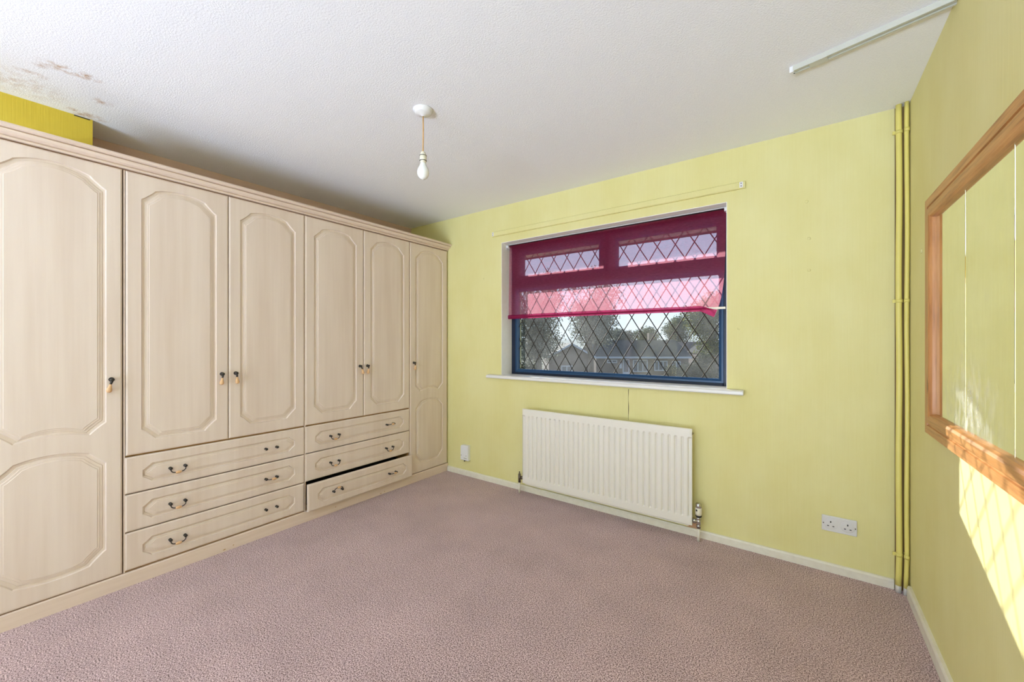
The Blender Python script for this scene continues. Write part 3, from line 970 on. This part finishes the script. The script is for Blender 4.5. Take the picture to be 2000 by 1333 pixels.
joints = [MY1 - 0.082, 1.862, 1.497, 1.132, MY0 + 0.082]
for i in range(4):
    m = MB().box(XR - 0.007, XR - 0.001, joints[i + 1] + 0.0018, joints[i] - 0.0018, MZ0 + 0.082, MZ1 - 0.082, 0.0015)
    m.build('mirror_strip', M['mirror'], mr_)
MB().box(XR - 0.0011, XR - 0.0002, MY0 + 0.083, MY1 - 0.083, MZ0 + 0.083, MZ1 - 0.083).build('backing_board', M['black'], mr_)

# ================================================================== fitted wardrobes
ARC = 9
def panel_outline(y0, y1, zt, zb, top, bottom, ny, nz):
    """closed outline (y,z), anticlockwise seen from the room, of a panel with scooped corners.
    zt / zb: level of the long edges at the scoops; top/bottom: 'flat' or signed arch height"""
    def scoop(ca, p, q):
        # concave quarter sweep from p to q about the corner ca
        out = []
        for i in range(ARC + 1):
            t = i / ARC * math.pi / 2
            ex = (p[0] - ca[0]) * math.cos(t) + (q[0] - ca[0]) * math.sin(t)
            ez = (p[1] - ca[1]) * math.cos(t) + (q[1] - ca[1]) * math.sin(t)
            s = 0.80 if 0 < i < ARC else 1.0
            k = 1 - (1 - s) * math.sin(2 * t)
            lx = p[0] + (q[0] - p[0]) * i / ARC; lz = p[1] + (q[1] - p[1]) * i / ARC
            # between the chord and the full quarter
            out.append((0.55 * lx + 0.45 * (ca[0] + ex * k), 0.55 * lz + 0.45 * (ca[1] + ez * k)))
        return out
    pts = []
    # bottom edge left to right
    n = 14
    for i in range(n + 1):
        t = i / n
        pts.append((y0 + ny + (y1 - y0 - 2 * ny) * t, zb + bottom * 4 * t * (1 - t)))
    pts += scoop((y1, zb), (y1 - ny, zb), (y1, zb + nz))[1:]
    pts += scoop((y1, zt), (y1, zt - nz), (y1 - ny, zt))
    for i in range(1, n + 1):
        t = i / n
        pts.append((y1 - ny - (y1 - y0 - 2 * ny) * t, zt + top * 4 * t * (1 - t)))
    pts += scoop((y0, zt), (y0 + ny, zt), (y0, zt - nz))[1:]
    pts += scoop((y0, zb), (y0, zb + nz), (y0 + ny, zb))[:-1]
    return pts

def inset_args(a, d):
    """arguments of the same outline moved inwards by d"""
    y0, y1, zt, zb, top, bottom, ny, nz = a
    g = lambda r: max(0.004, math.sqrt((r + d) ** 2 - d * d) - d)
    return (y0 + d, y1 - d, zt - d, zb + d, top, bottom, g(ny), g(nz))

# (inset, depth) : sharp drop, hollow, then three small risers to the field
PROF = [(0.0, 0.0), (0.0030, -0.0065), (0.0130, -0.0085), (0.0142, -0.0055), (0.0225, -0.0050), (0.0236, -0.0024), (0.0305, -0.0022), (0.0316, -0.0002)]

def routed_front(name, y0, y1, z0, z1, xf, outlines, mat, parent, th=0.018, scale=1.0):
    """door or drawer front facing +x with routed panel outlines"""
    bm = bmesh.new()
    ch = 0.0045; cd = 0.0035
    V = lambda y, z, d: bm.verts.new((xf + d, y, z))
    back = [V(*p, -th) for p in ((y0, z0), (y1, z0), (y1, z1), (y0, z1))]
    side = [V(*p, -cd) for p in ((y0, z0), (y1, z0), (y1, z1), (y0, z1))]
    e1 = [V(*p, -0.0012) for p in ((y0 + ch, z0 + ch), (y1 - ch, z0 + ch), (y1 - ch, z1 - ch), (y0 + ch, z1 - ch))]
    ch2 = ch + 0.002
    frt = [V(*p, 0) for p in ((y0 + ch2, z0 + ch2), (y1 - ch2, z0 + ch2), (y1 - ch2, z1 - ch2), (y0 + ch2, z1 - ch2))]
    for i in range(4):
        j = (i + 1) % 4
        bm.faces.new((back[i], back[j], side[j], side[i]))
        bm.faces.new((side[i], side[j], e1[j], e1[i]))
        bm.faces.new((e1[i], e1[j], frt[j], frt[i]))
    bm.faces.new(back[::-1])
    edges = [bm.edges.get((frt[i], frt[(i + 1) % 4])) for i in range(4)]
    loops = []
    for ol in outlines:
        vs_ = [V(p[0], p[1], 0) for p in panel_outline(*ol)]
        loops.append(vs_)
        edges += [bm.edges.new((vs_[i], vs_[(i + 1) % len(vs_)])) for i in range(len(vs_))]
    bmesh.ops.triangle_fill(bm, use_beauty=True, edges=edges)
    for ol, vs_ in zip(outlines, loops):
        prev = vs_
        for (d, h2) in PROF[1:]:
            cur = [V(p[0], p[1], h2) for p in panel_outline(*inset_args(ol, d * scale))]
            k = len(cur)
            for i in range(k):
                j = (i + 1) % k
                bm.faces.new((prev[i], prev[j], cur[j], cur[i]))
            prev = cur
        bm.faces.new(prev)
    bmesh.ops.recalc_face_normals(bm, faces=bm.faces[:])
    off = Vector((0, 0, 0)); q = parent
    while q is not None:
        off += q.location; q = q.parent
    for v in bm.verts: v.co -= off
    me = bpy.data.meshes.new(name)
    bm.to_mesh(me); bm.free()
    me.materials.append(mat)
    o = bpy.data.objects.new(name, me)
    col.objects.link(o)
    o.parent = parent
    return o

def drop_handle(door, y, z, tilt=0.0):
    x = XW
    m = MB()
    m.lathe((x - 0.001, y, z), (1, 0, 0), [(0, 0.011), (0.003, 0.011), (0.006, 0.008), (0.012, 0.006), (0.018, 0.0085), (0.023, 0.0085), (0.026, 0.005)], 16)
    m.tube([(x + 0.018, y, z - 0.004), (x + 0.020, y + tilt * 0.010, z - 0.014), (x + 0.019, y + tilt * 0.016, z - 0.022)], [0.0062, 0.0052, 0.0046], 10)
    m.build('handle_mount', M['bronze'], door)
    d = Vector((-0.06, tilt * 0.5, -1)).normalized()
    MB().lathe((x + 0.019, y + tilt * 0.015, z - 0.020), d, [(0, 0.0045), (0.006, 0.0052), (0.016, 0.0075), (0.027, 0.0105), (0.034, 0.0112), (0.040, 0.0085), (0.043, 0.003)], 16).build('handle_drop', M['beech'], door)

def bail_handle(drawer, y0, z, xf, ang, bead=True, studs_only=False):
    """two studs 64 mm apart; ang 0 hangs, 90 stands out, 180 lies upwards"""
    ys = (y0, y0 + 0.064)
    for y in ys:
        m = MB()
        m.lathe((xf - 0.001, y, z), (1, 0, 0), [(0, 0.0075), (0.003, 0.0075), (0.006, 0.005), (0.012, 0.005), (0.015, 0.0075), (0.020, 0.0078), (0.023, 0.004)], 14)
        m.build('handle_stud', M['bronze'], drawer)
    if studs_only:
        return
    a = R(ang)
    pts = []
    n = 18
    for i in range(n + 1):
        t = i / n
        s = 1 - abs(2 * t - 1) ** 2.6
        dr = 0.025 * s
        yy = ys[0] + 0.032 + 0.036 * math.sin((t - 0.5) * 3.0) / math.sin(1.5) * (0.889 + 0.111 * s)
        pts.append((xf + 0.016 + dr * math.sin(a) + 0.004 * s, yy, z - dr * math.cos(a)))
    MB().tube(pts, 0.0027, 8).build('handle_bail', M['bronze'], drawer)
    c = Vector(pts[n // 2])
    MB().lathe(tuple(c - Vector((0, 0.0135, 0))), (0, 1, 0), [(0, 0.0035), (0.004, 0.0062), (0.010, 0.0080), (0.017, 0.0080), (0.023, 0.0062), (0.027, 0.0035)], 14).build('handle_grip', M['beech'], drawer)

DT = 2.093                                             # top of the doors
def carcass(y0, y1, parent, drawers):
    m = MB()
    xb, xf = XL + 0.005, XW - 0.0195
    t = 0.016
    m.box(xb, xf, y0, y0 + t, 0.072, 2.108)
    m.box(xb, xf, y1 - t, y1, 0.072, 2.108)
    m.box(xb, xf, y0 + t, y1 - t, 2.090, 2.108)
    m.box(xb, xf, y0 + t, y1 - t, 0.072, 0.088 if not drawers else 0.080)
    m.box(xb, xb + 0.008, y0 + t, y1 - t, 0.088, 2.090)
    if drawers:
        m.box(xb, xf - 0.002, y0 + t, y1 - t, 0.646, 0.662)
    m.build('carcass', M['carcass'], parent)
    MB().box(xb, xf - 0.012, y0, y1, 2.1082, 2.1115).build('top_bounce_panel', M['cream'], parent)  # cream sheet added on top to bounce light into the alcove
    MB().box(xf, XW - 0.004, y0 - 0.001, y0 + 0.0045, 0.074, DT).build('edge_lipping', M['cornice'], parent)

def tall_door(unit, y0, y1, hy, tilt):
    i_ = 0.056
    upper = (y0 + i_, y1 - i_, 2.025, 0.788, 0.027, 0.020, 0.055, 0.052)
    lower = (y0 + i_, y1 - i_, 0.702, 0.163, 0.020, -0.014, 0.055, 0.056)
    d = routed_front('door', y0, y1, 0.078, DT, XW, [upper, lower], M['cream'], unit)
    drop_handle(d, hy, 1.048, tilt)
    return d
def short_door(unit, y0, y1, hy, tilt):
    i_ = 0.058
    o = (y0 + i_, y1 - i_, 2.022, 0.726, 0.020, 0.0, 0.055, 0.056)
    d = routed_front('door', y0, y1, 0.660, DT, XW, [o], M['cream'], unit)
    drop_handle(d, hy, 1.045, tilt)
    return d
def drawer(unit, y0, y1, z0, z1, xf, handles):
    ol = (y0 + 0.066, y1 - 0.062, z1 - 0.047, z0 + 0.040, 0.0, 0.0, 0.036, 0.030)
    d = routed_front('drawer', y0, y1, z0, z1, xf, [ol], M['cream'], unit, scale=0.72)
    for (yh, ang, studs) in handles:
        bail_handle(d, yh, (z0 + z1) / 2 - 0.003, xf, ang, studs_only=studs)
    return d

# leftmost single-door unit
uA = thing('wardrobe', (-3.0, 0.25, 0.072), 'narrow cream wardrobe with one tall door below the yellow bulkhead', 'wardrobe', 'fitted wardrobe units')
carcass(0.020, 0.480, uA, False)
tall_door(uA, 0.022, 0.4765, 0.438, -0.35)
# double unit nearer the camera
uB = thing('wardrobe', (-3.0, 0.93, 0.072), 'cream double wardrobe above three closed drawers, two drawer handles missing', 'wardrobe', 'fitted wardrobe units')
carcass(0.483, 1.381, uB, True)
short_door(uB, 0.490, 0.932, 0.900, -0.2)
short_door(uB, 0.936, 1.378, 0.970, 0.1)
ZD = [(0.467, 0.650), (0.275, 0.461), (0.082, 0.269)]
for k, (z0, z1) in enumerate(ZD):
    drawer(uB, 0.487, 1.378, z0, z1, XW, [(0.663, 0, False), (1.135, 95, k != 1)])
# double unit nearer the window, bottom drawer ajar
uC = thing('wardrobe', (-3.0, 1.83, 0.072), 'cream double wardrobe nearer the window, its bottom drawer pulled slightly open', 'wardrobe', 'fitted wardrobe units')
carcass(1.383, 2.283, uC, True)
short_door(uC, 1.387, 1.831, 1.800, 0.55)
short_door(uC, 1.836, 2.279, 1.866, -0.15)
HC = [[(1.562, 0, False), (2.042, 100, False)], [(1.562, 0, False), (2.036, 0, False)], [(1.562, 172, False), (2.036, 100, False)]]
for k, (z0, z1) in enumerate(ZD):
    if k < 2:
        drawer(uC, 1.387, 2.279, z0, z1, XW, HC[k])
    else:
        dd = drawer(uC, 1.384, 2.279, z0 - 0.004, z1 - 0.008, XW + 0.040, HC[k])
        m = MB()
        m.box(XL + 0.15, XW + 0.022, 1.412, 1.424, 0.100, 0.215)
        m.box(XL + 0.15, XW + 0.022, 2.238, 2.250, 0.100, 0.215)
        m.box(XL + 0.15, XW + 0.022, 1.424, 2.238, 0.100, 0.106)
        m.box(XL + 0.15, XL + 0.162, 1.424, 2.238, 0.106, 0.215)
        m.build('drawer_box', M['well_shade'], dd)
# dark sheet added to paint in the shade of the drawer well
MB().box(XL + 0.02, XL + 0.025, 1.40, 2.266, 0.09, 0.64).build('well_shade_sheet', M['well_shade'], uC)
# single-door unit against the window wall
uD = thing('wardrobe', (-3.0, 2.51, 0.072), 'narrow cream wardrobe with one tall door against the window wall', 'wardrobe', 'fitted wardrobe units')
carcass(2.285, 2.737, uD, False)
tall_door(uD, 2.287, 2.731, 2.325, 0.1)

# plinth and cornice run the whole length
pln = MB().extrude_profile([(XW - 0.0015, 0.0), (XW - 0.0015, 0.066), (XW - 0.006, 0.0715), (XW - 0.030, 0.0715), (XW - 0.030, 0.0)], 'y', 0.020, YB - 0.001).build('wardrobe_plinth', M['cornice'])
tag(pln, 'long cream plinth under the row of wardrobes, chipped at the carpet', 'plinth')
for (y, z, w) in [(0.905, 0.012, 0.010), (1.98, 0.010, 0.012), (1.60, 0.030, 0.006), (0.955, 0.020, 0.005), (2.02, 0.016, 0.006)]:
    MB().add([(XW - 0.0009, y, z), (XW - 0.0009, y + w, z + 0.004), (XW - 0.0009, y + w * 1.6, z + 0.001), (XW - 0.0009, y + w * 0.6, z - 0.003),
              (XW - 0.003, y, z), (XW - 0.003, y + w, z + 0.004), (XW - 0.003, y + w * 1.6, z + 0.001), (XW - 0.003, y + w * 0.6, z - 0.003)],
             [(0, 1, 2, 3), (7, 6, 5, 4), (0, 4, 5, 1), (1, 5, 6, 2), (2, 6, 7, 3), (3, 7, 4, 0)]).build('chip', M['carcass'], pln)
CP = [(XW - 0.03, 2.1125), (XW - 0.03, 2.100), (XW + 0.006, 2.100), (XW + 0.006, 2.1095), (XW + 0.002, 2.1105), (XW + 0.002, 2.1130), (XW + 0.014, 2.1150), (XW + 0.024, 2.1200),
      (XW + 0.031, 2.1280), (XW + 0.033, 2.1330), (XW + 0.026, 2.1340), (XW + 0.026, 2.1370), (XW + 0.040, 2.1380), (XW + 0.048, 2.1420), (XW + 0.051, 2.1485), (XW + 0.047, 2.1550), (XW + 0.010, 2.1550), (XW - 0.03, 2.1520)]
cn = thing('wardrobe_cornice', (XW, 1.38, 2.10), 'moulded pinkish cream cornice along the top of the wardrobes', 'cornice')
MB().extrude_profile(CP, 'y', 0.018, 2.400).build('cornice_length', M['cornice'], cn)
MB().extrude_profile(CP, 'y', 2.4012, YB - 0.001).build('cornice_length', M['cornice'], cn)

# ================================================================== outdoors
GZ = -2.80                                             # ground level, one storey down
gr = MB().add([(-90, 3.3, GZ), (60, 3.3, GZ), (60, 140, GZ), (-90, 140, GZ), (-90, 3.3, GZ - 0.3), (60, 3.3, GZ - 0.3), (60, 140, GZ - 0.3), (-90, 140, GZ - 0.3)],
              [(0, 1, 2, 3), (7, 6, 5, 4), (0, 4, 5, 1), (1, 5, 6, 2), (2, 6, 7, 3), (3, 7, 4, 0)]).build('ground', M['lawn'])
tag(gr, 'rough green lawn outside the window', 'lawn', kind='structure')
YAW = 0.6275
def out_pt(px, depth, z=GZ):
    """ground point in the direction of picture column px at a given distance"""
    X = (px - 1000) / 782.9 * depth
    c, s = math.cos(YAW), math.sin(YAW)
    return (X * c - depth * s, X * s + depth * c, z)

def house_block(root, x0, x1, y0, y1, eave, ridge, roofmat, wallmat, along='x', over=0.3):
    m = MB()
    if along == 'x':
        ym = (y0 + y1) / 2
        v = [(x0, y0, 0), (x1, y0, 0), (x1, y1, 0), (x0, y1, 0), (x0, y0, eave), (x1, y0, eave), (x1, y1, eave), (x0, y1, eave), (x0, ym, ridge - 0.12), (x1, ym, ridge - 0.12)]
        f = [(0, 1, 5, 4), (2, 3, 7, 6), (1, 2, 6, 9, 5), (3, 0, 4, 8, 7), (4, 5, 9, 8), (6, 7, 8, 9), (3, 2, 1, 0)]
        m.add(v, f).build('walls', wallmat, root, True)
        r = MB(); sl_ = (ridge - eave) / (ym - y0)
        for (ya, sgn) in ((y0 - over, 1), (y1 + over, -1)):
            za = eave - sl_ * over
            vv = [(x0 - 0.2, ya, za), (x1 + 0.2, ya, za), (x1 + 0.2, ym, ridge), (x0 - 0.2, ym, ridge)]
            vv += [(a, b, c - 0.10) for a, b, c in vv]
            r.add(vv, [(0, 1, 2, 3), (7, 6, 5, 4), (0, 4, 5, 1), (1, 5, 6, 2), (2, 6, 7, 3), (3, 7, 4, 0)])
        r.build('roof', roofmat, root, True)
        MB().box(x0 - 0.2, x1 + 0.2, y0 - over - 0.06, y0 - over, eave - sl_ * over - 0.18, eave - sl_ * over - 0.01).build('gutter_board', M['fascia'], root, True)
    else:
        xm = (x0 + x1) / 2
        v = [(x0, y0, 0), (x1, y0, 0), (x1, y1, 0), (x0, y1, 0), (x0, y0, eave), (x1, y0, eave), (x1, y1, eave), (x0, y1, eave), (xm, y0, ridge - 0.12), (xm, y1, ridge - 0.12)]
        f = [(0, 1, 5, 8, 4), (2, 3, 7, 9, 6), (1, 2, 6, 5), (3, 0, 4, 7), (5, 6, 9, 8), (7, 4, 8, 9), (3, 2, 1, 0)]
        m.add(v, f).build('walls', wallmat, root, True)
        r = MB(); sl_ = (ridge - eave) / (xm - x0)
        for sgn in (-1, 1):
            xa = xm + sgn * (xm - x0 + over); za = eave - sl_ * over
            vv = [(xa, y0 - 0.25, za), (xa, y1, za), (xm, y1, ridge), (xm, y0 - 0.25, ridge)]
            vv += [(a, b, c - 0.10) for a, b, c in vv]
            r.add(vv, [(0, 1, 2, 3), (7, 6, 5, 4), (0, 4, 5, 1), (1, 5, 6, 2), (2, 6, 7, 3), (3, 7, 4, 0)])
            bb_ = [(xa, y0 - 0.30, za + 0.02), (xm, y0 - 0.30, ridge + 0.02), (xm, y0 - 0.30, ridge - 0.16), (xa, y0 - 0.30, za - 0.16)]
            bb_ += [(a, b + 0.05, c) for a, b, c in bb_]
            MB().add(bb_, [(0, 1, 2, 3), (7, 6, 5, 4), (0, 4, 5, 1), (1, 5, 6, 2), (2, 6, 7, 3), (3, 7, 4, 0)]).build('bargeboard', M['fascia'], root, True)
        r.build('roof', roofmat, root, True)

def house_window(root, x0, x1, z0, z1, y, bars=1, door=False):
    f = MB(); t = 0.09
    f.box(x0, x1, y - 0.06, y + 0.02, z0, z0 + t); f.box(x0, x1, y - 0.06, y + 0.02, z1 - t, z1)
    f.box(x0, x0 + t, y - 0.06, y + 0.02, z0 + t, z1 - t); f.box(x1 - t, x1, y - 0.06, y + 0.02, z0 + t, z1 - t)
    for i in range(bars):
        xm = x0 + (x1 - x0) * (i + 1) / (bars + 1)
        f.box(xm - 0.045, xm + 0.045, y - 0.06, y + 0.02, z0 + t, z1 - t)
    if door:
        f.box(x0 + t, x1 - t, y - 0.05, y + 0.01, z0 + t, z0 + (z1 - z0) * 0.42)
    w = f.build('front_door' if door else 'window', M['fascia'], root, True)
    p = MB().box(x0 + t, x1 - t, y - 0.02, y - 0.01, z0 + t, z1 - t).build('pane', M['house_glass'], w, True)
    return w
# bungalow across the gardens; local x runs to the picture's right, y away from us
K = 39 / 782.9
hb = thing('bungalow', out_pt(1250, 39), 'brown brick bungalow with dark tiled roof and white windows across the gardens', 'house', rz=YAW)
hx_ = lambda px: (px - 1250) * K
hz_ = lambda py: 4.037 - (py - 666) * K
house_block(hb, hx_(1166), hx_(1348), 0.35, 7.6, hz_(694), hz_(664), M['roof_dark'], M['brick'])
house_window(hb, hx_(1238), hx_(1267), hz_(727), hz_(703), 0.35, 2)
house_window(hb, hx_(1280), hx_(1306), hz_(725), hz_(705), 0.35, 2)
house_window(hb, hx_(1218), hx_(1231), hz_(745), hz_(702), 0.35, 0, True)
house_window(hb, hx_(1187), hx_(1207), hz_(709.5), hz_(703), 0.35, 1)
house_window(hb, hx_(1315), hx_(1332), hz_(722), hz_(706), 0.35, 1)
MB().box(hx_(1211), hx_(1216), 0.25, 0.36, hz_(720), hz_(710)).build('meter_box', M['fascia'], hb, True)
MB().box(hx_(1300) - 0.25, hx_(1300) + 0.25, 4.0, 4.6, 3.6, 4.9).build('chimney', M['brick'], hb, True)
hg = thing('gabled_house', out_pt(1116, 36), 'brown brick gable with white bargeboards beside the bungalow', 'house', rz=YAW)
K2 = 36 / 782.9
house_block(hg, -44 * K2, 44 * K2, 0, 6.0, 4.037 - 29 * K2, 4.037 - 4 * K2, M['roof_dark'], M['brick'], 'y', 0.12)
house_window(hg, -20 * K2, 2 * K2, 4.037 - 72 * K2, 4.037 - 48 * K2, 0.0, 1)
h2 = thing('red_roofed_house', out_pt(1368, 52), 'distant house with a weathered red tiled roof below the turning tree', 'house', rz=YAW)
K3 = 52 / 782.9
house_block(h2, -34 * K3, 34 * K3, 0, 6.5, 4.037 - 20 * K3, 4.037 - 1.5 * K3, M['roof_red'], M['brick_red'])
h3 = thing('small_gabled_house', out_pt(1398, 45), 'small grey brick gable with white bargeboards at the edge of the window', 'house', rz=YAW)
K4 = 45 / 782.9
house_block(h3, -17 * K4, 17 * K4, 0, 5, 4.037 - 22 * K4, 4.037 - 8 * K4, M['roof_dark'], M['brick_red'], 'y', 0.1)

def leaf_cloud(centers, n, size, seed):
    rd = random.Random(seed)
    m = MB(); vv = []; ff = []
    tot = sum(c[3] * c[4] * c[5] for c in centers) ** 1.0
    for c in centers:
        k = int(n * (c[3] * c[4] * c[5]) / tot)
        for _ in range(k):
            while True:
                p = Vector((rd.uniform(-1, 1), rd.uniform(-1, 1), rd.uniform(-1, 1)))
                if p.length <= 1: break
            p = p * (0.55 + 0.45 * rd.random())
            q = Vector((c[0] + p.x * c[3], c[1] + p.y * c[4], c[2] + p.z * c[5]))
            a = Vector((rd.gauss(0, 1), rd.gauss(0, 1), rd.gauss(0, 1))).normalized()
            b = a.orthogonal().normalized()
            s = size * rd.uniform(0.6, 1.3)
            o = len(vv)
            vv += [q - a * s, q + b * s * 0.45, q + a * s, q - b * s * 0.45]
            ff.append((o, o + 1, o + 2, o + 3))
    m.add(vv, ff)
    return m

def tree(name, px, depth, h, w, leaf, label, n, size, seed, trunk_r=0.18, low=0.35, group='trees and bushes beyond the window'):
    base = out_pt(px, depth)
    t = thing(name, base, label, 'tree' if 'tree' in name else 'bush', group)
    rd = random.Random(seed)
    cs = []
    for i in range(13):
        a = rd.uniform(0, 6.283); rr = rd.uniform(0.1, 0.62) * w / 2
        zz = h * (low + (1 - low) * rd.uniform(0.12, 0.86))
        k = rd.uniform(0.28, 0.44)
        cs.append((math.cos(a) * rr, math.sin(a) * rr, zz, w * k * 0.8, w * k * 0.8, min(h * 0.2, w * k * 0.7)))
    if trunk_r:
        tr = MB().tube([(0, 0, -0.1), (0.05, 0.03, h * 0.3), (-0.05, 0.02, h * 0.62), (0, 0, h * 0.85)], [trunk_r, trunk_r * 0.75, trunk_r * 0.45, trunk_r * 0.15], 9)
        for i in range(9):
            c = cs[i]
            z0 = h * rd.uniform(0.28, 0.6)
            tr.tube([(0, 0, z0), (c[0] * 0.5, c[1] * 0.5, (z0 + c[2]) / 2 + 0.1), (c[0], c[1], c[2])], [trunk_r * 0.4, trunk_r * 0.25, trunk_r * 0.08], 6)
        tr.build('trunk', M['bark'], t, True)
    fo = leaf_cloud(cs, n, size, seed).build('foliage', leaf, t, True)
    fo['kind'] = 'stuff'
    return t

tree('autumn_tree', 1392, 27, 7.4, 3.6, M['leaf_yellow'], 'tall tree with turning yellow green leaves at the window edge', 12000, 0.075, 3, low=0.42)
tree('broadleaf_tree', 1318, 68, 8.2, 6.0, M['leaf_green'], 'mid green round tree behind the bungalow roof', 8000, 0.14, 4)
tree('background_tree', 1262, 75, 6.4, 6.0, M['leaf_green'], 'distant low green tree rising above the middle of the bungalow roof', 6000, 0.16, 5)
tree('background_tree', 1215, 72, 6.2, 5.0, M['leaf_grey_glare'], 'distant grey green tree beside the pale sky gap', 5000, 0.16, 6)
tree('glare_tree', 1152, 24, 8.6, 3.8, M['leaf_grey_glare'], 'tall tree with leaves lightened for window glare behind the gable, reaching up behind the blind', 13000, 0.07, 8, low=0.40)
tree('glare_tree', 1052, 22, 8.4, 3.9, M['leaf_grey_glare'], 'tall tree with leaves lightened for window glare at the side of the window near the blue frame', 14000, 0.07, 9, low=0.30)
tree('round_bush', 1368, 24, 3.55, 2.7, M['leaf_dark'], 'dark green rounded bush in front of the small gable', 9000, 0.065, 10, trunk_r=0, low=0.0)
tree('round_bush', 1322, 33, 2.1, 2.4, M['leaf_dark'], 'low dark green bush at the corner of the bungalow', 5000, 0.07, 11, trunk_r=0, low=0.0)
tree('round_bush', 1035, 30, 2.9, 3.2, M['leaf_dark'], 'dark bush below the glare lightened tree', 6000, 0.075, 12, trunk_r=0, low=0.0)
